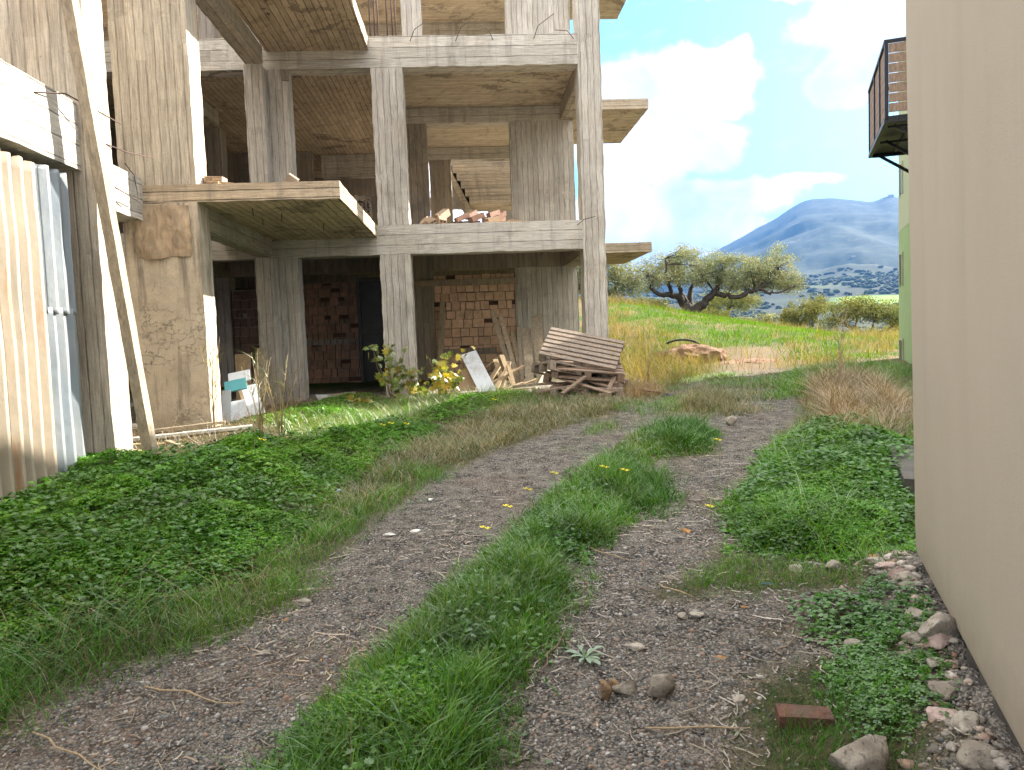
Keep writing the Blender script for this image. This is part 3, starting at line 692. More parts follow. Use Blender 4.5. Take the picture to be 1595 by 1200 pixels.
# ------------------------------------------------------------------ boards and loose timber
def plank(p0, p1, w, th, label, mat=W_GREY, group=None, upv=(0, -1, 0), name='plank', cat='plank', amp=.003):
    o = MB().bar(p0, p1, w, th, upv, seg=.08).build(name, mat, None, amp, seed=int(abs(p0[0])*100))
    tag(o, label, cat, group); return base_of(o, p0)
plank((-2.83, 6.9, -1.25), (-3.06, 6.33, 3.3), .09, .10, 'long rough grey prop plank leaning against the near left concrete beam', upv=(-.1, -1, 0), name='prop_plank')
# right ground-floor bay: boards leaning against brick and concrete
leaners = [((.86, 14.9, -.98), (.52, 15.6, .45), .085, 'dark narrow board leaning left at the brick wall, leftmost of the leaning boards'),
           ((.95, 14.8, -.98), (.68, 15.5, .38), .075, 'second thin board from the left of the leaning boards'),
           ((.93, 14.9, -.98), (.80, 15.6, -.02), .07, 'short thin board in front of the brick wall, third of the leaning boards'),
           ((1.02, 14.7, -.98), (.92, 15.5, .0), .07, 'short grey board before the brick edge, fourth of the leaning boards'),
           ((1.02, 14.6, -.98), (1.03, 15.5, .12), .06, 'narrow upright board on the corner of brick and concrete wall'),
           ((1.15, 14.5, -.98), (1.20, 15.5, .07), .15, 'widest upright board leaning on the bare concrete wall'),
           ((1.36, 14.5, -.98), (1.38, 15.6, .30), .12, 'tall upright board with a split top leaning on the concrete wall'),
           ((1.46, 14.6, -.98), (1.48, 15.7, .40), .06, 'tallest thin board, rightmost of the leaning boards'),
           ((1.3, 14.0, -1.0), (1.75, 15.0, -.42), .10, 'pale board lying low against the concrete wall behind the pallets')]
W_MID = wood('pale_grey_timber', (.42, .35, .26), (.34, .28, .20), grey=.2)
for p0, p1, w, l in leaners: plank(p0, p1, w*1.15, .03, l, W_MID, group='boards leaning in the right ground-floor bay')
plank((-.62, 16.0, -.98), (-.50, 16.3, .72), .11, .025, 'single grey plank standing alone against the left part of the brick wall', W_MID)
rg = random.Random(5)
lum = [((.25, 13.6, -.98), (1.0, 13.9, -.62), .10), ((.35, 13.9, -.95), (.9, 14.4, -.70), .12), ((.55, 13.5, -1.0), (.75, 14.2, -.55), .09), ((.62, 13.6, -1.0), (.5, 14.3, -.5), .10),
       ((-.1, 14.5, -.95), (.6, 14.9, -.45), .05), ((.30, 13.3, -1.02), (1.15, 13.2, -.98), .12), ((.7, 13.4, -1.0), (1.2, 13.6, -.86), .10), ((.45, 13.35, -.99), (.65, 13.9, -.72), .08), ((.8, 13.4, -1.0), (.72, 13.9, -.6), .07)]
lum += [((.5, 13.2, -1.03), (.95, 13.5, -.9), .09), ((.25, 13.5, -1.0), (.55, 14.0, -.62), .08), ((.8, 13.7, -1.0), (.62, 14.3, -.42), .09), ((.35, 13.1, -1.03), (.7, 13.0, -1.0), .07)]
lab = ['pale offcut lying slanted between the white panel and the leaning boards', 'sunlit broad offcut in the middle of the timber heap', 'short pale offcut standing askew in the timber heap', 'pale offcut tipped backwards behind the heap of timber',
       'thin dark lath rising from behind the white panel', 'flat offcut along the front edge of the timber heap', 'offcut half under the grey laths near the pallets', 'small square-ended offcut low in the timber heap', 'small upright offcut at the right of the timber heap',
       'short pale offcut lying in front of the timber heap', 'offcut leaning back close to the white cabinet door', 'tallest pale offcut standing behind the timber heap', 'short flat offcut at the foot of the white cabinet door']
for (p0, p1, w), l in zip(lum, lab): plank(p0, p1, w, .03, l, W_LIGHT, 'loose timber heap in the right bay', (0, 0, 1), 'offcut', 'offcut')
for k in range(4):
    plank((.72, 12.95-k*.08, -.93+k*.012), (1.45, 12.9-k*.09, -.90+k*.015), .05, .02, ['rearmost', 'second', 'third', 'foremost'][k]+' of the grey laths lying beside the pallet stack', W_GREY, 'grey laths beside the pallets', (0, 0, 1), 'lath', 'lath')
# debris below the front left column
for k, (p0, p1, w, l, mt) in enumerate([
        ((-3.75, 8.6, -1.02), (-2.55, 9.0, -.98), .13, 'long whitish sunlit board lying along the foot of the column', M_RAG),
        ((-3.7, 8.3, -1.05), (-2.9, 8.55, -1.10), .10, 'pale board lying behind the prop plank foot, upper of the scrap boards', W_LIGHT),
        ((-3.65, 8.0, -1.06), (-2.95, 8.0, -1.14), .09, 'pale splintered board, middle one of the scrap boards by the prop', W_LIGHT),
        ((-3.6, 7.7, -1.06), (-2.95, 7.55, -1.17), .09, 'lowest scrap board beside the prop foot in the clover', W_LIGHT),
        ((-3.3, 8.4, -1.04), (-2.75, 7.9, -1.12), .06, 'thin stick crossing the scrap boards right of the prop', W_GREY),
        ((-3.75, 8.9, -.98), (-2.9, 9.12, -.93), .10, 'dark grey board close against the base of the column', W_GREY)]):
    plank(p0, p1, w, .03, l, mt, 'scrap boards at the column foot', (0, 0, 1), 'scrap_board', 'board')

def panel(c, sx, sy, rot, mat, label, name='panel', th=.018, edge=None, cat='panel', group=None):
    M = Matrix.Translation(c) @ rot.to_matrix().to_4x4()
    o = MB().box(-sx/2, sx/2, -sy/2, sy/2, -th/2, th/2, .1, M).build(name, mat); tag(o, label, cat, group); return base_of(o, c)
from mathutils import Euler
G1 = 'discarded panels beside the front column'
def board_(p0, p1, w, up_, mat, label, name='panel', cat='panel', th=.02): plank(p0, p1, w, th, label, mat, G1, up_, name, cat, .001)
board_((-3.19, 10.1, -1.1), (-3.20, 10.2, -.62), .11, (0, -1, .1), M_WHITE, 'narrow white panel standing upright next to the sunlit column edge')
board_((-2.98, 10.05, -1.12), (-3.13, 10.35, -.78), .22, (.2, -.8, .5), M_WHITE, 'white panel leaning low in front of the brown-edged one')
board_((-2.80, 10.2, -1.08), (-3.06, 10.65, -.60), .24, (.2, -.75, .6), M_WHITE, 'white panel with a brown edge slanting down to the right')
board_((-2.90, 10.17, -1.09), (-3.15, 10.6, -.63), .045, (.2, -.75, .6), M_CHIP, 'thin brown chipboard strip between two white panels', th=.03)
board_((-3.30, 10.45, -.60), (-3.02, 10.5, -.55), .22, (.1, -.6, .8), M_TEAL, 'teal panel lying on top of the white ones')
board_((-3.32, 10.7, -.50), (-3.04, 10.75, -.45), .22, (.1, -.6, .8), M_WHITE, 'white board at the top of the panel heap behind the teal one')
board_((-3.30, 11.3, -1.0), (-3.31, 11.4, -.17), .22, (0, -1, .1), W_LIGHT, 'pale wooden box board standing in the dark doorway behind the panels', 'panel', 'board')
board_((-3.12, 11.2, -1.0), (-3.05, 11.5, -.10), .14, (0, -1, .1), W_GREY, 'darker board standing beside the pale box board in the doorway', 'panel', 'board')
plank((.34, 13.05, -1.06), (.0, 13.75, -.34), .29, .02, 'big white cabinet door leaning in the right bay beside the fig sapling', M_WHITE, None, (0, -.8, .6), 'cabinet_door', 'door panel', .001)
panel((-.02, 13.55, -.86), .34, .5, Euler((R(60), 0, R(-24))), M_CHIP, 'grey-brown board lying behind the big white cabinet door', cat='panel')
panel((-2.38, 12.9, -.97), .38, .34, Euler((R(8), R(4), R(20))), M_WHITE, 'white board lying flat on the floor edge between the inner columns')
panel((-2.2, 13.1, -.94), .5, .18, Euler((R(3), R(-3), R(10))), W_GREY, 'grey board lying on the floor edge behind the flat white one', 'floor_board', cat='board')

# ------------------------------------------------------------------ pallets
def pallet(loc, rot, label, mat=W_PALLET, wx=1.2, wy=.8, miss=()):
    e = empty('pallet', loc, label, 'pallet', 'stacked broken pallets'); e.rotation_euler = rot
    def p(name, bxs, mt=mat):
        for b in bxs:
            mb = MB().box(*b, seg=.1); V = warp(np.concatenate(mb.V), .002, int(b[0]*50+b[2]*90)); link(name, npmesh(name, V, np.concatenate(mb.F)), mt, e)
    n = 7
    p('deck_board', [(-wx/2, wx/2, -wy/2+i*(wy-.09)/(n-1), -wy/2+i*(wy-.09)/(n-1)+.074, .122, .144) for i in range(n) if i not in miss])
    p('stringer', [(x-.05, x+.05, -wy/2, wy/2, .1, .12) for x in (-wx/2+.05, 0, wx/2-.05)])
    p('block', [(x-.05, x+.05, y-.05, y+.05, .022, .098) for x in (-wx/2+.05, 0, wx/2-.05) for y in (-wy/2+.05, 0, wy/2-.05)])
    p('bottom_board', [(-wx/2, wx/2, y-.045, y+.045, 0, .02) for y in (-wy/2+.045, 0, wy/2-.045)])
    return e
gz = ground_z(1.8, 11.6)
pallet((1.84, 11.75, gz+.02), (R(2), R(3), R(-14)), 'bottom broken pallet of the stack, half sunk in dry grass', W_PALLET, 1.1, .8, (2, 5))
pallet((1.80, 11.75, gz+.17), (R(12), R(16), R(-30)), 'second pallet from the ground in the pallet stack', W_PALLET2, 1.1, .8, (1, 4))
pallet((1.82, 11.82, gz+.38), (R(17), R(6), R(-3)), 'third pallet with orange boards under the topmost tilted one', W_PALLET2, 1.1, .8, (3,))
pallet((1.55, 11.85, gz+.30), (R(-6), R(14), R(18)), 'half-hidden dark pallet turned sideways in the middle of the stack', W_PALLET, 1.0, .7, (2, 4))
pallet((1.78, 11.92, gz+.64), (R(32), R(13), R(-16)), 'topmost pallet, tilted towards the track with all its slats showing', W_PALLET, 1.2, .8)
for k, (p0, p1) in enumerate([((.98, 11.3, gz+.12), (1.55, 11.25, gz+.2)), ((1.35, 11.1, gz+.1), (1.75, 11.4, gz+.32)), ((2.0, 11.2, gz+.0), (2.25, 11.5, gz+.36)), ((1.9, 11.15, gz+.05), (2.2, 11.25, gz+.1))]):
    plank(p0, p1, .07, .025, ['loose slat poking out left of the pallet stack', 'loose slat slanting across the front of the pallet stack', 'short slat leaning at the right front corner of the pallets', 'slat lying on the ground at the right foot of the pallets'][k], W_PALLET2, 'loose pallet slats', (0, 0, 1), 'slat', 'slat')

# ------------------------------------------------------------------ bricks and rubble on the first floor
def hollow_brick(loc, rot, label, group, s=(.19, .33, .14), mat=M_CLAYP):
    mb = MB(); a, b, c = s; w = .016
    M = Matrix.Translation(loc) @ Euler(rot).to_matrix().to_4x4()
    for x0, x1, z0, z1 in ((-a/2, a/2, 0, w), (-a/2, a/2, c-w, c), (-a/2, -a/2+w, w, c-w), (a/2-w, a/2, w, c-w), (-w/2, w/2, w, c-w), (-a/2+w, -w/2, c/2-w/2, c/2+w/2), (w/2, a/2-w, c/2-w/2, c/2+w/2)):
        mb.box(x0, x1, -b/2, b/2, z0, z1, None, M)
    o = mb.build('hollow_brick', mat); tag(o, label, 'brick', group); return base_of(o, loc)
ORD = ['first', 'second', 'third', 'fourth', 'fifth', 'sixth', 'seventh', 'eighth', 'ninth', 'tenth', 'eleventh', 'twelfth', 'thirteenth', 'fourteenth']
G2 = 'hollow bricks on the first-floor edge'
for loc, rot, l in (((-.62, 13.35, 1.88), (R(35), R(-25), R(-30)), 'brick leaning left, nearest the middle column on the first floor'), ((-.53, 13.25, 1.88), (R(20), R(-30), R(20)), 'brick tilted against its left neighbour on the first-floor edge'),
                    ((-.38, 13.25, 1.90), (R(28), R(10), R(15)), 'hollow brick with open end facing out, third from the middle column'), ((-.33, 13.42, 2.02), (R(30), R(5), R(-38)), 'topmost hollow brick pointing up in the small first-floor pile')):
    hollow_brick(loc, rot, l, G2, (.13, .26, .12))
rg = random.Random(3)
for i in range(13):
    u = i/12
    hollow_brick((-.02+.80*u+rg.uniform(-.05, .05), 13.75+rg.uniform(-.2, .3), 1.88+(.12 if i % 3 == 1 else 0)+(.2 if i % 3 == 2 else 0)), (R(rg.uniform(-5, 30)), R(rg.uniform(-12, 12)), R(rg.uniform(-75, -20))),
                 'reddish hollow brick in the heap before the upstairs shear wall, '+ORD[i]+' from the left', 'heap of hollow bricks by the shear wall', (.10, .27, .09), M_CLAYH)
hollow_brick((.52, 13.35, 1.90), (R(12), R(6), R(-55)), 'pale single brick lying in front of the reddish heap', G2, (.11, .26, .1))
plank((.1, 13.3, 1.885), (1.05, 13.25, 1.90), .14, .03, 'sunlit pale board lying flat in front of the brick heap upstairs', W_LIGHT, None, (0, 0, 1))
plank((-.2, 13.6, 1.97), (.3, 13.5, 1.96), .03, .03, 'dark rod resting across the upstairs gap left of the brick heap', M_STEEL, None, (0, 0, 1), 'rod', 'rod')
for r_ in range(4):
    for c_ in range(3):
        hollow_brick((-1.98+c_*.15, 13.75, 1.875+r_*.125), (0, 0, R((r_*7+c_*3) % 5-2)), 'grey-brown brick left of the middle column upstairs, '+ORD[r_]+' course from below, '+('left', 'middle', 'right')[c_]+' one', 'brick stack left of the middle column upstairs', (.14, .2, .115), M_MORTAR)
for loc, rot in (((-1.9, 13.7, 2.38), (R(30), R(40), 0)), ((-1.75, 13.72, 2.38), (R(10), R(20), R(50)))):
    hollow_brick(loc, rot, ('left' if loc[0] < -1.8 else 'right')+' one of the two loose bricks on top of the upstairs stack', 'loose bricks on the stack', (.12, .18, .1), M_MORTAR)
for i, (loc, l) in enumerate((((-2.98, 9.55, 1.875), 'flat clay block at the column foot on the balcony, bottom one'), ((-2.97, 9.56, 1.94), 'flat clay block lying on top of the other by the column'), ((-2.84, 9.6, 1.875), 'smaller pale block beside the two stacked on the balcony'))):
    hollow_brick(loc, (0, R(3*i), R(-20+15*i)), l, 'blocks on the balcony corner', (.22 if i < 2 else .12, .16, .065))
panel((-2.07, 9.62, 1.965), .13, .10, Euler((R(20), R(35), R(10))), M_MORTAR, 'grey broken lump of masonry standing on the balcony edge', 'masonry_lump', .10, cat='rubble')
plank((-2.8, 9.7, 1.885), (-2.55, 9.5, 1.895), .05, .015, 'thin pale splinter lying near the blocks on the balcony', W_LIGHT, None, (0, 0, 1), 'splinter', 'splinter')

# ------------------------------------------------------------------ rocks
def ico(sub=3):
    import bmesh
    bm = bmesh.new(); bmesh.ops.create_icosphere(bm, subdivisions=sub, radius=1)
    V = np.array([v.co[:] for v in bm.verts]); Fc = np.array([[v.index for v in f.verts] for f in bm.faces]); bm.free(); return V, Fc
ICO2, ICO3, ICO4 = ico(2), ico(3), ico(4)
def rockmat(name, a, b, c):
    m, t, out = newmat(name); g = t.node('ShaderNodeNewGeometry'); P = g.outputs['Position']
    n = t.noise(P, 14, 6, .7); k = t.noise(P, 60, 4, .7)
    col = t.mix(t.rng(n, .4, .6), a, b); col = t.mix(t.rng(k, .55, .65), col, c)
    principled(t, out, col, .93, t.bump(t.m('ADD', n, t.m('MULTIPLY', k, .5)), .8, .015), spec=.2); return m
RK_G = rockmat('grey_limestone', (.30, .27, .22), (.22, .19, .155), (.12, .10, .085))
RK_P = rockmat('pale_limestone', (.38, .345, .29), (.26, .23, .19), (.15, .13, .105))
RK_B = rockmat('ochre_stone', (.26, .17, .09), (.17, .11, .07), (.09, .065, .05))
RK_R = rockmat('pinkish_stone', (.46, .36, .32), (.36, .27, .24), (.24, .19, .17))
def rock(x, y, sx, sy, sz, mat, label, seed, rz=0, name='rock', cat='rock', group='stones lying along the track', up_=.0, rough=.35, sub=4, tilt=0):
    V, Fc = ICO4 if sub == 4 else ICO3
    V = V.copy(); rr = np.random.default_rng(seed)
    for _ in range(12):                       # broken flat faces
        n = rr.normal(size=3); n /= np.linalg.norm(n); d = rr.uniform(.38, .78); k = V @ n
        V = V-np.outer(np.maximum(k-d, 0)*.9, n)
    V = V*(1+rough*.45*fbm(V+seed, 2.2, 5, seed, .65)[:, None])
    V = V*np.array([sx, sy, sz])/1.0
    Rm = np.array(Euler((tilt, tilt*.5, rz)).to_matrix()); V = (Rm @ V.T).T
    o = link(name, npmesh(name, V, Fc, False), mat); o.location = (x, y, ground_z(x, y)+sz*.35+up_)
    return tag(o, label, cat, group)
rock(.74, 3.0, .085, .05, .085, RK_G, 'grey wedge-shaped stone, the larger of the pair standing on the gravel', 3, .5, tilt=.5)
rock(.60, 3.02, .065, .05, .05, RK_G, 'low grey stone between the wedge-shaped and the brown stone', 23)
rock(.50, 3.0, .035, .04, .06, RK_B, 'small ochre brown stone standing left of the grey wedge-shaped one', 5, .2)
rock(.555, 3.1, .03, .03, .02, RK_B, 'tiny dark stone behind the ochre brown one', 51, .2)
rock(1.10, 3.72, .045, .04, .03, RK_P, 'whitish crumbly stone, right one of two in the right wheel track', 8)
rock(1.03, 3.72, .03, .03, .025, RK_P, 'smaller whitish stone, left one of two in the right wheel track', 9)
rock(.72, 3.42, .05, .045, .02, RK_P, 'flat whitish stone patch low in the gravel near the rosette weed', 10)
rock(1.28, 2.42, .15, .12, .11, RK_G, 'large rough boulder at the bottom edge of the view', 12, .4)
rock(1.95, 3.02, .12, .08, .10, RK_P, 'big rounded cream rock against the foot of the beige wall', 13, .3)
rock(2.0, 2.78, .10, .08, .06, RK_P, 'grey-white rock just in front of the big cream rock', 14, .7)
rock(1.97, 2.62, .06, .05, .045, RK_P, 'small grey rock below the grey-white one at the beige wall', 61, .7)
rock(2.24, 3.83, .075, .06, .045, RK_R, 'pinkish triangular stone lying near the beige wall', 15, .2)
rock(2.30, 4.18, .11, .07, .03, RK_P, 'flat white slab-like stone by the wall corner', 16, .1)
rock(2.08, 4.22, .09, .07, .04, RK_G, 'grey stone in the grass left of the flat white one', 17, .1)
rock(1.86, 4.25, .05, .04, .035, RK_P, 'small pale stone in the grass furthest left of the wall-corner stones', 18)
rock(2.27, 4.05, .08, .05, .02, RK_R, 'thin reddish flat stone in front of the flat white one', 19, -.2)
rock(3.0, 8.6, .09, .07, .08, RK_G, 'grey rounded stone sitting at the edge of the dry hump', 20)
rock(-1.02, 3.55, .04, .03, .015, RK_P, 'small white stone on the left wheel track', 21, sub=3)
rock(-.95, 4.15, .035, .03, .015, RK_P, 'pale flat stone at the left edge of the left wheel track', 22, sub=3)
rock(1.02, 2.9, .035, .028, .03, RK_P, 'bright white pebble by the grass patch before the tile piece', 24, sub=3)
rock(1.72, 3.32, .05, .04, .03, RK_P, 'cream stone in the clover left of the big cream rock', 25, sub=3)
# rubble fringe of the wall foot
UD = np.array([.4005, .9163]); C0 = np.array([2.42, 4.0])
rg = np.random.default_rng(8)
rl = ['knobbly', 'cracked', 'rounded', 'angular', 'speckled', 'pitted', 'earthy', 'flat-topped', 'lumpy', 'broken', 'blunt', 'rough', 'dusty', 'chipped']
for i in range(14):
    s = .25+i*.17; p = C0-UD*s+np.array([-.06-rg.random()*.10, 0])
    rock(p[0], p[1], rg.uniform(.04, .11), rg.uniform(.04, .07), rg.uniform(.025, .05), (RK_P, RK_G, RK_R)[i % 3], rl[i]+' foundation stone under the beige wall edge, '+str(['first', 'second', 'third', 'fourth', 'fifth', 'sixth', 'seventh', 'eighth', 'ninth', 'tenth', 'eleventh', 'twelfth', 'thirteenth', 'fourteenth'][i])+' counting from the corner', 100+i, rg.random()*3, 'foundation_stone', 'stone', 'stones at the beige wall foot', sub=3)
# brick chips, tile and litter
o = MB().box(-.10, .10, -.035, .035, -.03, .03, .03, Matrix.Translation((1.21, 2.72, ground_z(1.21, 2.72)+.02)) @ Euler((R(12), R(3), R(-8))).to_matrix().to_4x4()).build('brick_piece', simple('wet_brown_brick', (.13, .065, .045), .85, 0, .45, 14, .9, dirt=(.10, .08, .06)), None, .004)
tag(o, 'long reddish brown brick piece lying in the grass behind the boulder', 'brick'); base_of(o, (1.21, 2.72, ground_z(1.21, 2.72)))
M_ORANGE = simple('orange_scrap', (.30, .16, .06), .8, 0, .3, 25, .4)
for k, (x, y, s, l) in enumerate(((1.72, 2.72, .035, 'orange crumpled scrap at the foot of the beige wall rubble'), (2.33, 4.28, .05, 'orange brick crumbs behind the flat white stone'), (1.08, 3.28, .025, 'small orange chip on the gravel of the right track'), (1.38, 3.8, .022, 'orange flake beside the leafy tuft'), (-1.0, 3.92, .022, 'orange chip at the left verge'), (1.43, 5.0, .05, 'orange tile fragment in the right wheel track beside the yellow flower'))):
    rock(x, y, s*1.1, s*.8, s*.35, M_ORANGE, l, 200+k, k, 'chip', 'chip', 'orange chips', sub=3)
for k, (x, y, s, l) in enumerate(((-.60, 5.2, .07, 'crumpled white litter at the left verge'), (-.42, 5.28, .06, 'smaller white litter scrap right of the crumpled one'), (-.35, 6.1, .05, 'white scrap of litter further along the left verge'), (1.9, 2.62, .06, 'bluish plastic scrap on the rubble by the wall'))):
    rock(x, y, s, s*.7, .012, M_RAG, l, 220+k, k, 'litter', 'litter', 'scraps of litter', rough=1.2, sub=3)
rock(-1.12, 6.3, .03, .02, .02, simple('blue_plastic', (.35, .5, .65), .4), 'pale blue plastic scrap in the left grass', 230, 0, 'litter', 'litter', 'scraps of litter', .05, sub=3)
rock(1.62, 4.1, .04, .03, .006, simple('blue_rag', (.05, .09, .16), .6), 'dark blue rag flat on the ground in the right grass', 231, 0, 'litter', 'litter', 'scraps of litter', sub=3)

# ------------------------------------------------------------------ beige building and its corner, on the right
bb = empty('beige_building', (C0[0], C0[1], -1.45), 'smooth beige plastered house wall filling the right edge of the view', 'building')
def beige():
    pn = np.array([UD[1], -UD[0]])       # away from the lane
    p = [C0, C0-UD*9, C0-UD*9+pn*5, C0+pn*5]
    # a few rounded points on the near corner
    cs = []
    rad = .03
    for k in range(5):
        th = k/4*math.pi/2; cs.append(C0+pn*(rad-rad*math.cos(th))-UD*(rad-rad*math.sin(th)))
    ring = [*cs, p[3], p[2], p[1]]
    V = []; zz = [-1.3, -1.24, 0, 2, 4, 7.4]
    for z in zz:
        for q in ring:
            V.append((q[0]-.0186*(z+1.3) + (.012 if z == -1.3 else 0), q[1], z))
    n = len(ring); Fc = [(i*n+j, i*n+(j+1) % n, (i+1)*n+(j+1) % n, (i+1)*n+j) for i in range(len(zz)-1) for j in range(n)]
    Fc += [(5*n, 5*n+1, 5*n+2, 5*n+3), (5*n, 5*n+3, 5*n+4, 5*n+5), (5*n, 5*n+5, 5*n+6, 5*n+7)]
    Fc = [f[::-1] for f in Fc]
    V = np.array(V)-np.array(bb.location)
    link('wall', npmesh('wall', V, Fc), M_PLASTER, bb)
    # rough footing set back under the render
    Vf = []; ring2 = [C0+pn*.05-UD*.05, C0+pn*5, C0-UD*9+pn*5, C0-UD*9+pn*.05]
    mb = MB(); a = ring2[0]; b = ring2[3]; L = np.linalg.norm(b-a)
    nn = 180; hh = 8
    S, H = np.meshgrid(np.linspace(0, 1, nn), np.linspace(-1.8, -1.296, hh), indexing='ij')
    Pp = np.stack([a[0]+(b[0]-a[0])*S.ravel(), a[1]+(b[1]-a[1])*S.ravel(), H.ravel()], 1)
    Pp[:, 0] += .05*fbm(Pp, 9, 3, 2)-.01
    q = [(i*hh+j, (i+1)*hh+j, (i+1)*hh+j+1, i*hh+j+1) for i in range(nn-1) for j in range(hh-1)]
    mb.add(Pp, q); 
    mb.box(2.5, 4.5, 1.0, 1.4, -1.8, -1.31)
    mb.build('footing', M_FOUND, bb)
beige()

# ------------------------------------------------------------------ green house with the black balcony
gb = empty('green_house', (9.9, 17.0, -1.3), 'green rendered house showing only a narrow strip behind the beige wall', 'building')
PN = np.array([UD[1], -UD[0]]); G0 = np.array([9.9, 17.0])
def gpt(s, o, z): p = G0-UD*s+PN*o; return (p[0], p[1], z)      # s metres from the far corner towards us, o metres into the house
def obox(mb, s0, s1, o0, o1, z0, z1, seg=None):
    M = Matrix(((-UD[0], PN[0], 0, G0[0]), (-UD[1], PN[1], 0, G0[1]), (0, 0, 1, 0), (0, 0, 0, 1)))
    # this frame is right handed: (-UD) x PN = +Z
    mb.box(s0, s1, o0, o1, z0, z1, seg, M); return mb
obox(MB(), 0, 2.1, 0, 7, 1.95, 5.9).build('upper_wall', M_RENDERP, gb)
obox(MB(), 2.103, 8.2, 0, 7, 1.95, 6.66).build('upper_wall', M_RENDERP, gb)  # unseen taller part, shaped for the shadow it throws over the foreground
obox(MB(), .003, 8.197, .003, 6.997, -1.6, 1.948).build('lower_wall', M_RENDERG, gb)
for s0, s1, z0, z1 in ((.32, .72, .75, 1.4), (.35, .75, 2.75, 3.35), (.3, .8, -1.2, -.5)):
    w = obox(MB(), s0, s1, -.012, -.002, z0, z1).build('window', M_DARKDOOR, gb)
    f = MB(); obox(f, s0-.05, s0, -.03, -.002, z0-.05, z1+.05); obox(f, s1, s1+.05, -.03, -.002, z0-.05, z1+.05); obox(f, s0, s1, -.03, -.002, z1, z1+.05); f.build('frame', M_RENDERP, w)
# balcony: outer rail plane 0.86 m in front of the wall, from s=2.95 to 5.78
s0, s1, oo = 2.95, 5.78, -.86; zb, zt = 3.18, 4.36
fl = obox(MB(), s0, s1, oo, -.003, zb, zb+.04); fl.build('balcony_floor', M_BLACK, gb)
rail = MB()
for s in (s0, s0+(s1-s0)*.36, s0+(s1-s0)*.68, s1-.05): obox(rail, s, s+.05, oo-.003, oo+.047, zb-.02, zt)
obox(rail, s0, s1, oo-.01, oo+.05, zt, zt+.05); obox(rail, s0, s1, oo-.01, oo+.05, zb-.06, zb-.002)
for s in (s0, s1-.05):
    obox(rail, s+.001, s+.049, oo+.052, -.01, zt, zt+.05); obox(rail, s+.001, s+.049, oo+.052, -.01, zb-.06, zb-.003)
    obox(rail, s+.002, s+.048, -.06, -.012, zb+.042, zt)
obox(rail, s1-.12, s1-.06, oo+.001, oo+.06, zb+.042, zt)
R_ = rail.build('railing', M_BLACK, gb)
nsl = 7
for k in range(nsl):
    z0 = zb+.10+k*(zt-zb-.10)/nsl; z1 = z0+(zt-zb-.1)/nsl-.014
    obox(MB(), s0+.05, s1-.06, oo+.02, oo+.04, z0, z1, .3).build('slat', W_SLAT, R_)
    obox(MB(), s1-.035, s1-.015, oo+.06, -.07, z0, z1).build('slat', W_SLAT, R_)
br = MB()
for s in (s0+.2, (s0+s1)/2, s1-.25):
    br.bar(gpt(s, -.003, zb-.55), gpt(s, oo+.15, zb-.06), .05, .05)
    obox(br, s-.02, s+.02, oo+.06, -.01, zb-.1, zb-.062)
obox(br, s0+.3, s1-.3, -.45, -.41, zb-.05, zb-.01); br.build('bracket', M_BLACK, gb)
o = MB().box(0, .5, 0, 1.7, -1.6, -1.16, .15, Matrix.Translation((3.12, 5.3, 0)) @ Matrix.Rotation(-R(25), 4, 'Z')).build('concrete_kerb_block', M_FOUND, None, .012)
tag(o, 'low grey concrete block beside the beige wall behind the leafy mound', 'concrete block'); base_of(o, (3.4, 6, -1.3))

# ------------------------------------------------------------------ plants: generators
def blades(name, P, h, w, lean, mat, az=None, parent=None, seg=2, smooth=True):
    n = len(P); az = RNG.random(n)*2*np.pi if az is None else az
    d = np.stack([np.cos(az), np.sin(az), np.zeros(n)], 1); fa = az+np.pi/2+RNG.normal(0, .6, n); s = np.stack([np.cos(fa), np.sin(fa), np.zeros(n)], 1)
    V = []; ts = np.linspace(0, 1, seg+1)
    for t_ in ts[:-1]:
        c = P+d*(lean*h*t_**1.8)[:, None]+np.array([0, 0, 1])*(h*t_*(1-.25*np.clip(lean, 0, 2)*t_))[:, None]
        ww = (w*(1-.55*t_)/2)[:, None]
        V += [c-s*ww, c+s*ww]
    V.append(P+d*(lean*h)[:, None]+np.array([0, 0, 1])*(h*(1-.25*np.clip(lean, 0, 2)))[:, None])
    k = 2*seg+1; V = np.stack(V, 1).reshape(-1, 3); b = np.arange(n)*k; Fc = []
    for i in range(seg-1):
        Fc += [np.stack([b+2*i, b+2*i+1, b+2*i+3], 1), np.stack([b+2*i, b+2*i+3, b+2*i+2], 1)]
    Fc.append(np.stack([b+2*seg-2, b+2*seg-1, b+2*seg], 1))
    return link(name, npmesh(name, V, np.concatenate(Fc), smooth), mat, parent)
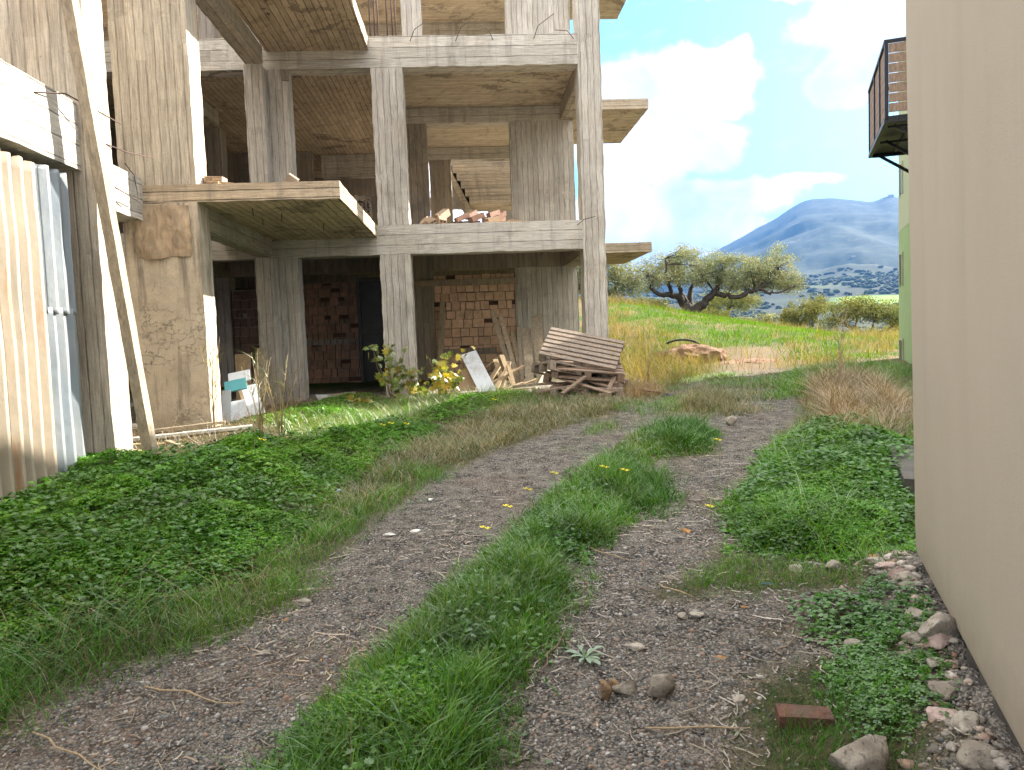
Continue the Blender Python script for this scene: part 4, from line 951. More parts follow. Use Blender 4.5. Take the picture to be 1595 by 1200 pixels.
def leaves(name, P, size, mat, lobes=3, tilt=.5, parent=None, pointed=False, nrm=None):
    """clusters of lobes on short stalks, each leaf tilted its own way"""
    n = len(P); az = RNG.random(n)*2*np.pi; tl = np.abs(RNG.normal(0, tilt, n)); ta = RNG.random(n)*2*np.pi
    N = np.stack([np.sin(tl)*np.cos(ta), np.sin(tl)*np.sin(ta), np.cos(tl)], 1) if nrm is None else nrm
    A = np.cross(N, np.stack([np.cos(az), np.sin(az), np.full(n, .1)], 1)); A /= np.linalg.norm(A, axis=1)[:, None]+1e-9; Bv = np.cross(N, A)
    V = []
    for k in range(lobes):
        th = 2*np.pi*k/lobes if not pointed else (-1.15+2.3*k/(lobes-1) if lobes > 1 else 0)
        D = A*math.cos(th)+Bv*math.sin(th); S = -A*math.sin(th)+Bv*math.cos(th); sz = size*(1 if not pointed else 1-.25*abs(th)/1.15); q = sz[:, None]
        dr = N*(-.22)
        if not pointed: pr = [(0, 0, 0), (.45, .30, .3), (.95, .42, .9), (1.0, -.42, .9), (.45, -.30, .3)]
        else: pr = [(0, 0, 0), (.45, .22, .3), (.75, .16, .6), (1.1, 0, 1.2), (.5, -.22, .4)]
        for (a, b, c) in pr: V.append(P+(D*a+S*b+dr*c*.6)*q)
    V = np.stack(V, 1).reshape(-1, 3); m = n*lobes
    Fc = np.arange(m*5).reshape(m, 5)
    return link(name, npmesh(name, V, Fc), mat, parent)
def scatter(poly, dens, seed=1, edge=.12, extra=None):
    P = np.array(poly); lo = P.min(0)-.3; hi = P.max(0)+.3; rr = np.random.default_rng(seed)
    n = int((hi-lo).prod()*dens); Q = lo+rr.random((n, 2))*(hi-lo); k = fuzzy(Q, poly, edge, seed) > rr.random(n)
    Q = Q[k]
    if extra is not None: Q = Q[extra(Q) > rr.random(len(Q))]
    # nothing grows on the house floors or inside walls
    ins = ((Q[:, 1] > 13.0) & (Q[:, 0] < 2.45)) | ((Q[:, 0] < -3.32) & (Q[:, 1] < 6.7)) | ((Q[:, 0] < -3.1) & (Q[:, 1] > 6.72) & (Q[:, 1] < 7.13)) | ((Q[:, 0] < -3.1) & (Q[:, 1] > 9.22) & (Q[:, 1] < 9.68))
    bei = ((Q-C0) @ PN > -.02) & ((Q-C0) @ UD < .02)
    grn = ((Q-G0) @ PN > -.02) & ((Q-G0) @ UD < .02)
    Q = Q[~ins & ~bei & ~grn]
    return np.c_[Q, terrain(Q[:, 0], Q[:, 1])]
def stuff(o, label, cat): return tag(o, label, cat, kind='stuff')
U = lambda n, a, b: a+(b-a)*RNG.random(n)
def clump(Q, sc=2.5, seed=3, lo=.42, hi=.58): return sstep(lo, hi, vnoise(np.asarray(Q)[:, :2], sc, seed))

# leafy mounds: height of the canopy over the ground
def canopy(P, poly, hmax, reach=.6, seed=4):
    d = np.clip(sdist(P, poly)/reach, 0, 1); return hmax*np.sqrt(d)*(.30+1.05*vnoise(P[:, :2], 2.3, seed)+.42*vnoise(P[:, :2], 6, seed+3))
def mound(name, poly, dens, hmax, label, mat, seed, size=(.016, .028), pointed=False, lobes=3):
    P = scatter(poly, dens, seed, extra=lambda Q: sstep(.16, .34, vnoise(Q, 4.2, seed+40)*.7+vnoise(Q, 11, seed+41)*.3)*.92+.08); H = canopy(P, poly, hmax, seed=seed)
    n = len(P); P = P.copy(); P[:, 2] += H*np.where(RNG.random(n) < .72, U(n, .86, 1.05), U(n, .15, .9))+.015
    o = leaves(name, P, U(n, *size), mat, lobes, .45, pointed=pointed); return stuff(o, label, 'ground cover')
def grass(name, poly, dens, h, w, lean, mat, label, seed, extra=None, edge=.12, seg=2, wscale=True):
    P = scatter(poly, dens, seed, edge, extra); n = len(P)
    tall = .55+.9*vnoise(P[:, :2], 3.1, seed+5)
    hh = U(n, *h)*tall*(.4+.6*sstep(-.03, .2, sdist(P, poly)))*(.55+.9*vnoise(P[:, :2], 9, seed+6))
    ww = U(n, *w)
    return stuff(blades(name, P-np.array([0, 0, .01]), hh, ww, U(n, *lean), mat, seg=seg), label, 'grass')
mound('clover', LEAFY, 9500, .19, 'dense bright green clover carpet along the sheet-metal bay', L_CLOVER, 31, (.012, .021))
mound('mallow', LEAFY, 1200, .21, 'larger lobed weed leaves among the left clover', L_CLOVERD, 32, (.02, .036), True, 5)
mound('weeds', [(-3.2, 3.2), (-1.9, 4.2), (-1.4, 5.6), (-1.3, 7.0), (-2.6, 6.9), (-3.1, 5)], 260, .36, 'taller lobed weeds standing out of the left clover', L_CLOVER, 46, (.022, .042), True, 5)
grass('grass', LEAFY, 420, (.14, .34), (.003, .006), (.3, 1.3), L_GRASS, 'green blades poking out of the left clover', 47, lambda Q: clump(Q, 1.8, 27, .4, .62), seg=3)
grass('grass', RMOUND, 700, (.16, .36), (.003, .006), (.3, 1.3), L_GRASS, 'green blades poking out of the right leafy mound', 48, lambda Q: clump(Q, 1.8, 28, .4, .62), seg=3)
mound('clover', RMOUND, 8000, .14, 'dense dark green leafy mound at the right of the lane', L_CLOVER, 33, (.012, .021))
mound('mallow', RMOUND, 1300, .21, 'broad leaves among the right leafy mound', L_CLOVERD, 34, (.02, .04), True, 5)
mound('mallow', STRIP, 420, .13, 'broad weed leaves dotted through the middle strip', L_CLOVERD, 43, (.016, .03), True, 5)
mound('clover', [(-.75, 2.9), (-.35, 3.3), (.0, 3.2), (-.1, 2.7), (-.5, 2.5)], 3000, .12, 'clover patch low in the middle strip', L_CLOVER, 44, (.012, .02))
mound('clover', [(-.35, 3.5), (-.05, 4.25), (.25, 4.3), (.3, 3.9), (.05, 3.4)], 5000, .10, 'clover patch in the grass strip between the wheel tracks', L_CLOVERD, 35, (.015, .024))
mound('clover', [(1.35, 2.5), (1.5, 3.1), (1.9, 3.6), (2.15, 3.9), (2.2, 3.6), (1.95, 3.1), (1.7, 2.6)], 5200, .07, 'low clover strip between gravel and beige wall rubble', L_CLOVERD, 36, (.012, .02))
mound('mallow', RP2, 3000, .14, 'small dark leafy tuft on the gravel right of centre', L_CLOVERD, 37, (.018, .03), True, 5)
mound('clover', [(.3, 4.6), (.5, 5.2), (.9, 5.3), (.85, 4.85), (.55, 4.5)], 3500, .14, 'leafy patch at the middle of the grass strip', L_CLOVERD, 38, (.016, .026))
mound('clover', [(-1.0, 9.2), (-.3, 11.8), (1.0, 12.4), (.9, 11.4), (.0, 9.6)], 900, .14, 'sparse leaves under the grass before the facade', L_CLOVER, 39, (.02, .035))
mound('clover', [(-3.0, 9.9), (-2.3, 12.9), (-1.5, 12.9), (-1.3, 10.5), (-2.2, 9.2)], 1800, .10, 'bright leaves growing on the ground by the inner columns', L_CLOVER, 40, (.02, .035))

nearb = lambda Q: sstep(9, 4, Q[:, 1])*.85+.15
grass('grass', STRIP, 7500, (.07, .18), (.0035, .0075), (.2, 1.1), L_GRASS, 'fresh green grass on the strip between the wheel tracks', 61, nearb, seg=3)
grass('grass', STRIP, 1100, (.10, .24), (.005, .010), (.5, 1.4), L_CLOVERD, 'broader arching blades in the middle strip', 62, seg=3)
grass('grass', [(-3.0, .8), (-2.2, 2.2), (-1.8, 2.9), (-1.5, 3.4), (-1.0, 4.0), (-.85, 5), (-.5, 6), (-.1, 7.1), (-.8, 7.1), (-1.3, 5.4), (-1.9, 4.2), (-2.6, 3.3), (-4, 2.4), (-4, .8)], 5200, (.05, .15), (.0025, .005), (.2, 1.0), L_GRASS, 'green grass along the left verge', 63, lambda Q: .35+.65*clump(Q, 3, 9), seg=3)
grass('grass', [(-3.6, 2.0), (-2.1, 2.6), (-1.4, 3.6), (-1.7, 4.1), (-2.5, 3.6), (-3.6, 3.3)], 900, (.15, .32), (.004, .007), (.7, 1.6), L_CLOVERD, 'long arching grass blades at the front left', 64, seg=3)
grass('dry_grass', LEFTV, 420, (.08, .30), (.0018, .0038), (.6, 2.0), L_DRY, 'dry stalks scattered through the left verge', 65, seg=3)
grass('dry_grass', [(-1.0, 5.6), (-.2, 7.0), (.6, 8.2), (1.6, 9.4), (2.5, 10.8), (2.6, 12.4), (1, 12.2), (-.4, 9.2), (-1.4, 6.6)], 2300, (.05, .17), (.003, .006), (.3, 1.5), L_MIXED, 'half-dry grass between the left track and the facade', 66, seg=3)
grass('grass', [(-1.3, 7.5), (-.5, 9.5), (.6, 10.5), (1.6, 10.6), (2.4, 12.0), (-1.8, 12.7), (-2.6, 9.4)], 1500, (.10, .24), (.004, .008), (.3, 1.2), L_GRASS, 'green grass tufts in front of the facade', 67, lambda Q: .25+.75*clump(Q, 1.6, 19))
grass('dry_grass', HUMP, 2400, (.08, .22), (.003, .006), (.3, 1.3), L_MIXED, 'brownish dry hump of grass between the tracks', 68, edge=.3)
grass('dry_grass', HUMP, 1300, (.07, .20), (.003, .006), (.3, 1.3), L_DRY, 'straw among the brownish hump', 69, edge=.3)
grass('grass', [(1.75, 7.3), (2.0, 8.2), (2.55, 8.4), (2.6, 7.9), (2.2, 7.2)], 3600, (.12, .27), (.004, .007), (.4, 1.3), L_CLOVERD, 'dark grass tussock at the far end of the middle strip', 70, edge=.2, seg=3)
grass('grass', [(.95, 5.4), (1.2, 6.4), (1.7, 6.4), (1.65, 5.7), (1.3, 5.3)], 3600, (.12, .28), (.004, .007), (.4, 1.3), L_CLOVERD, 'dark arching tussock in the middle of the strip', 71, edge=.15, seg=3)
grass('dry_grass', STRIP, 420, (.08, .26), (.0018, .0035), (.5, 1.6), L_MIXED, 'dry blades mixed into the middle strip', 72, lambda Q: sstep(5, 7, Q[:, 1])+.12, seg=3)
grass('grass', RIGHTV, 1500, (.08, .2), (.003, .007), (.3, 1.2), L_GRASS, 'green grass round the right leafy mound', 73, lambda Q: sstep(9, 6, Q[:, 1])*.9+.3)
grass('grass', RP1, 4500, (.04, .12), (.002, .0045), (.2, 1), L_GRASS, 'short grass at the foot of the right mound', 74, seg=3)
grass('grass', RP3, 3800, (.03, .09), (.002, .004), (.2, .9), L_CLOVERD, 'short fine grass in the bottom right', 75, seg=3)
grass('dry_grass', [(3.3, 6.9), (4.1, 8.6), (4.8, 10.6), (5.6, 12.2), (6.6, 12.2), (5.6, 9.3), (4.6, 7.6), (4.1, 7.0)], 1900, (.16, .46), (.003, .007), (.4, 1.5), L_DRY, 'tall straw-coloured dry grass leaning by the beige wall corner', 76, edge=.25, seg=3)
grass('dry_grass', [(2.7, 6.8), (3.3, 7.6), (4.15, 9.1), (4.9, 10.9), (5.1, 10.0), (4.4, 8.4), (3.5, 7)], 1400, (.06, .20), (.003, .006), (.3, 1.3), L_MIXED, 'mixed dry grass along the right wheel track', 77, edge=.25)
grass('grass', [(4.2, 10.5), (5.2, 12.5), (6.3, 14.6), (8.6, 15.8), (8.2, 13.8), (6.4, 11.6), (5.2, 10.4)], 1500, (.08, .22), (.005, .010), (.3, 1.2), L_GRASS, 'green weeds in the shade before the green house', 78, edge=.3)
gs = [(-1.3, 1.2), (2.6, 1.2), (2.4, 4.0), (3.2, 7.5), (4.4, 12), (2.2, 12), (.6, 7), (-1.1, 4.4), (-1.9, 3)]
grass('grass', gs, 150, (.02, .06), (.0015, .003), (.2, 1.2), L_GRASS, 'sparse little seedlings on the gravel tracks', 79, lambda Q: clump(Q, 2.2, 44, .55, .7))
FARTR = [(.9, 7.6), (2.0, 8.9), (3.0, 8.6), (3.9, 9.4), (4.8, 11.2), (6.2, 14.2), (5, 15), (3.2, 13.2), (2.6, 11.4), (1.6, 9.8)]
grass('dry_grass', FARTR, 1300, (.03, .12), (.003, .006), (.3, 1.5), L_MIXED, 'thin half-dry grass growing over the far end of the tracks', 85, lambda Q: .12+.88*clump(Q, 1.5, 61, .42, .6), edge=.3)
grass('grass', FARTR, 1300, (.04, .14), (.003, .007), (.3, 1.3), L_GRASS, 'green tufts growing over the far end of the tracks', 86, lambda Q: .04+.96*clump(Q, 1.3, 62, .48, .64), edge=.3)
# sunlit meadow behind
mead = [(2.6, 13.0), (2.6, 19), (5, 30), (6, 44), (34, 44), (22, 30), (12, 20), (9.8, 17.3), (6.4, 14.9), (5, 13.8), (3.4, 13.0)]
def dryzone(Q): return sstep(.40, .56, vnoise(Q, .33, 90)*.6+vnoise(Q, 1.1, 91)*.4+.26*sstep(.30, .20, Q[:, 0]/Q[:, 1])+.25*sstep(34, 39, Q[:, 1]) - .12*sstep(22, 28, Q[:, 1])*(1-sstep(33, 37, Q[:, 1])))
def offpath(Q): return 1-.85*np.clip(1-(np.abs(Q[:, 0]-(5.6+(Q[:, 1]-15)*.42))-.5)/.9, 0, 1)*(Q[:, 1] < 21)
grass('meadow_grass', mead, 95, (.10, .24), (.012, .026), (.3, 1.3), L_SUNNY, 'sunlit bright green meadow grass beyond the shade', 80, lambda Q: (1-dryzone(Q))*offpath(Q), edge=.4)
grass('dry_meadow_grass', mead, 110, (.20, .55), (.008, .02), (.2, 1.0), L_STRAWF, 'sunlit straw-coloured tall grass beyond the shade', 81, lambda Q: dryzone(Q)*offpath(Q), edge=.4)
grass('dry_meadow_grass', [(2.5, 12.3), (2.55, 16), (4.4, 18), (4.9, 15.2), (3.6, 12.9)], 420, (.15, .50), (.005, .012), (.3, 1.5), L_STRAWF, 'golden dry grass right of the pallets', 82, edge=.3)
grass('dry_grass', [(2.1, 11.0), (2.3, 12.6), (3.2, 12.8), (3.0, 11.4)], 1500, (.15, .45), (.003, .007), (.3, 1.3), L_DRY, 'brown dry tangle at the right foot of the pallets', 83, edge=.2)

# pebbles and straw on the tracks
def pebbles():
    V0 = np.array([(-1, -1, -.7), (1, -1, -.7), (1, 1, -.7), (-1, 1, -.7), (-.8, -.8, .7), (.8, -.8, .7), (.8, .8, .7), (-.8, .8, .7)], float)
    F0 = np.array([(0, 3, 2, 1), (4, 5, 6, 7), (0, 1, 5, 4), (1, 2, 6, 5), (2, 3, 7, 6), (3, 0, 4, 7)])
    P = scatter(gs, 5200, 90, .2, lambda Q: (sstep(6.5, 2.8, Q[:, 1])+.02)*(1-.93*veg_at(Q))*(.35+.65*vnoise(Q, 5, 2)))
    n = len(P); s = np.exp(RNG.normal(-5.35, .42, n)); s = np.clip(s, .002, .016)
    V = V0[None]*(1+RNG.uniform(-.35, .35, (n, 8, 3)))*s[:, None, None]*np.stack([np.ones(n), U(n, .6, 1), U(n, .4, .8)], 1)[:, None]
    a = RNG.random(n)*6.28; c, q = np.cos(a), np.sin(a)
    X = V[..., 0]*c[:, None]-V[..., 1]*q[:, None]; Yv = V[..., 0]*q[:, None]+V[..., 1]*c[:, None]
    V = np.stack([X, Yv, V[..., 2]], -1)+(P+np.array([0, 0, .001]))[:, None]
    Fc = (F0[None]+(np.arange(n)*8)[:, None, None]).reshape(-1, 4)
    m, t, out = newmat('pebble_mix'); g = t.node('ShaderNodeNewGeometry')
    col = t.ramp(g.outputs['Random Per Island'], [(0, (.06, .06, .062)), (.3, (.13, .127, .12)), (.55, (.20, .185, .16)), (.75, (.22, .15, .11)), (.93, (.27, .255, .24)), (1, (.42, .40, .37))])
    principled(t, out, t.vm('SCALE', col, t.rng(t.noise(g.outputs['Position'], 90, 3), .3, .7, .75, 1.2)), .85, spec=.3)
    stuff(link('gravel', npmesh('gravel', V.reshape(-1, 3), Fc), m), 'small loose gravel stones on the wheel tracks', 'gravel')
pebbles()
def wall_rubble():
    rr = np.random.default_rng(77); V0, F0 = ico(1); n = 1500
    s_ = rr.uniform(-.3, 3.4, n); o_ = np.abs(rr.normal(0, .13, n))+.01
    X = C0[0]-UD[0]*s_-o_*UD[1]; Y_ = C0[1]-UD[1]*s_+o_*UD[0]; Z = terrain(X, Y_); sz = np.clip(np.exp(rr.normal(-4.35, .5, n)), .005, .035)
    V = V0[None]*(1+rr.uniform(-.45, .45, (n, len(V0), 1)))*sz[:, None, None]*np.stack([np.ones(n), rr.uniform(.6, 1, n), rr.uniform(.35, .7, n)], 1)[:, None]
    V = V+np.stack([X, Y_, Z], 1)[:, None]; Fc = (F0[None]+(np.arange(n)*len(V0))[:, None, None]).reshape(-1, 3)
    m, t, out = newmat('rubble_mix'); g = t.node('ShaderNodeNewGeometry')
    col = t.ramp(g.outputs['Random Per Island'], [(0, (.10, .09, .08)), (.4, (.20, .18, .15)), (.7, (.34, .31, .27)), (.92, (.27, .17, .12)), (1, (.5, .47, .42))])
    principled(t, out, t.vm('SCALE', col, t.rng(t.noise(g.outputs['Position'], 70, 3), .3, .7, .7, 1.2)), .9, spec=.2)
    stuff(link('rubble', npmesh('rubble', V.reshape(-1, 3), Fc), m), 'pale broken rubble along the foot of the beige wall', 'rubble')
wall_rubble()
def litter_straw():
    P = scatter(gs+[], 1000, 91, .3, lambda Q: .05+.9*np.exp(-(np.abs(veg_at(Q)-.4)/.28)**2)*(.3+.7*clump(Q, 2, 13, .3, .6))+.22*clump(Q, 1.4, 12, .5, .7))
    n = len(P); az = RNG.random(n)*6.28; L = np.exp(RNG.normal(-3.0, .6, n)); L = np.clip(L, .02, .25); w = U(n, .0010, .0030)
    d = np.stack([np.cos(az), np.sin(az), RNG.normal(0, .05, n)], 1); s = np.stack([-np.sin(az), np.cos(az), np.zeros(n)], 1); bend = RNG.normal(0, .12, n)
    P = P+np.array([0, 0, .008]); V = []
    for t_ in (-.5, 0, .5):
        c = P+d*(L*t_)[:, None]+s*((bend*L)*(t_*t_*4))[:, None]; V += [c-s*w[:, None]+np.array([0, 0, .0]), c+s*w[:, None]+np.array([0, 0, .002])]
    V = np.stack(V, 1).reshape(-1, 3); b = np.arange(n)*6
    Fc = np.concatenate([np.stack([b, b+1, b+3, b+2], 1), np.stack([b+2, b+3, b+5, b+4], 1)])
    stuff(link('straw', npmesh('straw', V, Fc), M_STRAW), 'dry straw and leaf litter lying on the tracks', 'litter')
litter_straw()
def dead_leaves():
    P = scatter(gs, 90, 96, .3, lambda Q: .25+.75*clump(Q, 1.1, 15, .45, .65)); P = np.vstack([P, scatter(LEFTV, 14, 97)])
    P[:, 2] += .012
    stuff(leaves('dead_leaves', P, U(len(P), .010, .024), leafmat('dead_leaf', [(.10, .06, .035), (.20, .13, .07), (.30, .21, .12), (.07, .045, .03)], .1), 1, .5, pointed=True), 'small brown dead leaves scattered over the gravel', 'leaf litter')
dead_leaves()
# a few countable sticks
for k, (p0, p1, l) in enumerate((((.70, 4.62, 0), (.93, 4.42, 0), 'pale straight stick right of the grass strip'), ((.42, 3.55, 0), (.25, 3.2, 0), 'dark thin twig lying left of the rosette weed'), ((1.32, 3.25, 0), (1.5, 3.42, 0), 'grey stick beside the clover strip'),
                                 ((.62, 2.75, 0), (1.0, 2.68, 0), 'long pale twig lying below the wedge-shaped stone'), ((-1.45, 3.3, 0), (-1.0, 3.1, 0), 'long dry stem across the left verge'), ((-1.75, 2.95, 0), (-1.35, 2.7, 0), 'dry stem lying at the bottom left'), ((1.0, 4.1, 0), (1.14, 3.95, 0), 'short white stick on the right gravel'))):
    a = Vector((p0[0], p0[1], ground_z(*p0[:2])+.015)); b = Vector((p1[0], p1[1], ground_z(*p1[:2])+.015)); rs = random.Random(k); pts_ = [a+(b-a)*u+Vector((rs.uniform(-.015, .015), rs.uniform(-.015, .015), rs.uniform(0, .008))) for u in (0, .2, .4, .62, .8, 1)]
    o = MB().tube(pts_, [.0035, .0042, .0036, .004, .003, .0015], 7).build('stick', M_TWIG if k in (1, 2) else W_LIGHT); tag(o, l, 'stick', 'sticks on the tracks'); base_of(o, a)

# rosette weed
def rosette(x, y):
    z = ground_z(x, y)+.01; n = 11; V = []; Fc = []
    for i in range(n):
        a = i*2.4; L = random.uniform(.07, .12); w = L*.13; el = random.uniform(.15, .5)
        d = Vector((math.cos(a), math.sin(a), 0)); s = Vector((-d.y, d.x, 0))
        pts = [(0, .25), (.35, .6), (.65, 1), (.88, .7), (1, .05)]; b = len(V)
        for t_, q in pts:
            c = Vector((x, y, z))+d*(L*t_)+Vector((0, 0, 1))*(L*(el*t_*2-el*1.4*t_*t_)); V += [c-s*w*q+Vector((0, 0, .004*q)), c, c+s*w*q+Vector((0, 0, .004*q))]
        for j in range(4):
            for k in (0, 1): Fc.append((b+j*3+k, b+j*3+k+1, b+j*3+k+4, b+j*3+k+3))
    o = link('rosette_weed', npmesh('rosette_weed', V, Fc, True), leafmat('rosette_leaves', [(.07, .14, .06), (.10, .17, .08)], .2)); tag(o, 'flat green rosette weed with long leaves on the right gravel track', 'weed'); base_of(o, (x, y, z))
rosette(.47, 3.32)

# yellow flowers: single plants with stalk and blossom
fl = [(.06, 4.75, .16, 'yellow flower standing lowest at the left edge of the grass strip'), (.22, 4.98, .22, 'pair-headed yellow flower left of the strip, above the lowest one'), (.38, 5.3, .24, 'yellow flower on the strip edge halfway up'), (.62, 5.75, .22, 'yellow flower next to the left track where the strip narrows'),
      (.98, 5.6, .3, 'tall yellow flower in the dark tussock, left one'), (1.14, 5.62, .28, 'tall yellow flower in the dark tussock, right one'), (1.62, 5.1, .14, 'yellow flower at the right mound edge by the tile fragment'), (-1.9, 7.0, .30, 'single yellow flower in the left clover carpet'),
      (-.95, 8.2, .25, 'left one of the yellow flowers behind the clover'), (-.85, 8.1, .28, 'middle one of the yellow flowers behind the clover'), (-.70, 8.25, .24, 'right one of the yellow flowers behind the clover'), (.3, 9.6, .26, 'pale yellow flower far off in the half-dry grass'), (1.95, 5.9, .42, 'yellow flower above the right leafy mound')]
for x, y, h, l in fl:
    z = ground_z(x, y); e = empty('yellow_flower', (x, y, z), l, 'flower', 'yellow wood sorrel flowers')
    MB().tube([(x, y, z), (x+.01, y, z+h*.6), (x, y-.01, z+h)], .0016, 5).build('stem', L_GRASS, e)
    for k in range(2):
        c = Vector((x+.016*(k*2-1), y-.01+.01*k, z+h-.012*k)); V = []; Fc = []
        for i in range(5):
            a = i*1.2566; d = Vector((math.cos(a), math.sin(a), .55)); s = Vector((-math.sin(a), math.cos(a), 0)); b = len(V)
            V += [c, c+d*.010-s*.006, c+d*.019-s*.007, c+d*.019+s*.007, c+d*.010+s*.006]; Fc.append((b, b+1, b+2, b+3, b+4))
        link('blossom', npmesh('blossom', np.array([v[:] for v in V])-np.array(e.location), Fc), L_FLOWER, e)

# reed-like dry grass plants by the column
def reed(x, y, h, n, seed, label, spread=.22, head=True, mat=L_STRAWF):
    rr = random.Random(seed); z = ground_z(x, y); e = empty('tall_grass_plant', (x, y, z), label, 'grass plant')
    V = []; st = MB(); P = []; H = []; 
    for i in range(n):
        a = rr.uniform(0, 6.28); sp = rr.uniform(.2, 1)*spread; hh = h*rr.uniform(.65, 1)
        tip = Vector((x+math.cos(a)*sp, y+math.sin(a)*sp*.6, z+hh)); st.tube([(x+rr.uniform(-.02, .02), y, z), (x+math.cos(a)*sp*.35, y, z+hh*.55), tip], [.005, .0035, .0015], 5)
        for k in range(9):
            t_ = rr.uniform(.3, 1); P.append((x+math.cos(a)*sp*t_*t_, y, z+hh*t_)); H.append(rr.uniform(.12, .26))
    st.build('stalk', W_LIGHT, e)
    P = np.array(P)-np.array(e.location); blades('leaf_blade', P, np.array(H), np.full(len(P), .006), np.array([rr.uniform(.5, 1.6) for _ in H]), mat, parent=e, seg=3)
reed(-2.18, 8.0, 1.02, 9, 1, 'tall green-yellow reed grass with a fan of stalks before the panel heap', .2, mat=L_MIXED)
reed(-2.0, 8.05, .9, 8, 2, 'tall straw-coloured grass with a drooping feathery head, right of the reed fan', .32)
reed(-2.95, 8.9, 1.3, 6, 3, 'thin pale weed standing against the board-marked front column', .2)
reed(5.1, 10.2, 1.2, 8, 4, 'tall dry weed by the beige wall corner', .3, mat=L_DRY)
reed(2.9, 12.2, .95, 4, 6, 'thin dry weed right of the pallet stack', .14)
reed(3.9, 8.0, .5, 5, 7, 'thin dry stalks above the right leafy mound', .14, mat=L_DRY)

# fig sapling
def fig(x, y, h, w, n, seed, label, yfrac):
    rr = random.Random(seed); z = ground_z(x, y); e = empty('fig_sapling', (x, y, z), label, 'sapling', 'fig saplings before the facade')
    st = MB(); Pg = []; Py = []
    for i in range(n):
        a = rr.uniform(0, 6.28); sp = rr.uniform(.1, 1)*w; hh = h*rr.uniform(.45, 1); pts = [Vector((x, y, z))]
        for t_ in (.35, .7, 1): pts.append(Vector((x+math.cos(a)*sp*t_+rr.uniform(-.04, .04), y+math.sin(a)*sp*.5*t_, z+hh*t_)))
        st.tube(pts, [.009, .007, .005, .003], 6)
        for k in range(9):
            t_ = rr.uniform(.25, 1.08); q = (x+math.cos(a)*sp*t_+rr.uniform(-.09, .09), y+math.sin(a)*sp*.5*t_+rr.uniform(-.09, .09), z+hh*t_+rr.uniform(-.05, .06))
            (Py if rr.random() < yfrac else Pg).append(q)
    st.build('stem', M_TWIG, e)
    for P, mt in ((Pg, L_FIGG), (Py, L_FIGY)):
        if not P: continue
        P = np.array(P)-np.array(e.location); nn = RNG.normal(size=(len(P), 3))+np.array([.2, -.9, .8]); nn /= np.linalg.norm(nn, axis=1)[:, None]
        leaves('foliage', P, U(len(P), .06, .115), mt, 5, parent=e, pointed=True, nrm=nn)
fig(-1.25, 12.15, 1.0, .52, 10, 2, 'taller green fig sapling before the middle column', .22)
fig(-.85, 12.2, .62, .35, 7, 5, 'small mixed green and yellow fig sapling at the foot of the middle column', .4)
fig(-.38, 12.1, .75, .45, 13, 3, 'bushy yellow-leaved fig sapling left of the white cabinet door', .6)
fig(-1.65, 11.6, .22, .12, 3, 9, 'tiny yellow fig seedling in front of the brick doorway', 1)

# ------------------------------------------------------------------ soil heap with scrap
def heap():
    V, Fc = ico(5); V = V[:]*np.array([.95, .9, .42]); V = V*(1+.42*fbm(V, 2.4, 6, 3, .62)[:, None]); x, y = 5.55, 18.8
    V = V+np.array([x, y, ground_z(x, y)-.05])
    V2 = ico(5)[0]*np.array([.9, .7, .2]); V2 = V2*np.array([1, 1, .6])*(1+.4*fbm(V2+7, 2.6, 6, 5, .62)[:, None])+np.array([x+1.1, y-1.1, ground_z(x+1, y-1)-.06])
    m, t, out = newmat('red_soil'); P = t.node('ShaderNodeNewGeometry').outputs['Position']
    c = t.mix(t.rng(t.noise(P, 6, 6, .75), .4, .6), (.19, .09, .05), (.28, .18, .115)); principled(t, out, c, .95, t.bump(t.noise(P, 22, 5, .75), 1, .08))
    o = link('soil_heap', npmesh('soil_heap', np.vstack([V, V2]), np.vstack([Fc, Fc+len(V)]), False), m); tag(o, 'low heap of reddish dug soil in the sun', 'soil heap'); base_of(o, (x, y, ground_z(x, y)))
heap()
pts = [(5.45+.42*math.cos(a), 19.2-.12*math.cos(a), ground_z(5.5, 19.2)+.30+.17*math.sin(a)) for a in np.linspace(2.6, .1, 9)]
mb = MB()
for a, b in zip(pts[:-1], pts[1:]): mb.bar(a, b, .32, .05)
o = mb.build('scrap_piece', M_DARK); tag(o, 'dark curved piece of scrap on top of the reddish soil heap', 'scrap'); base_of(o, (5.5, 19.2, ground_z(5.5, 19.2)))
o = MB().tube([(2.55, 11.6, ground_z(2.5, 11.6)+.1), (2.9, 11.4, ground_z(2.9, 11.4)+.06)], .02).build('stick', M_TWIG); tag(o, 'dark stick lying right of the pallet stack', 'stick'); base_of(o, (2.55, 11.6, -1))
rock(2.95, 11.2, .12, .08, .07, M_DARK, 'dark brown clod beside the pallets', 240, 0, 'clod', 'clod', None, sub=3)

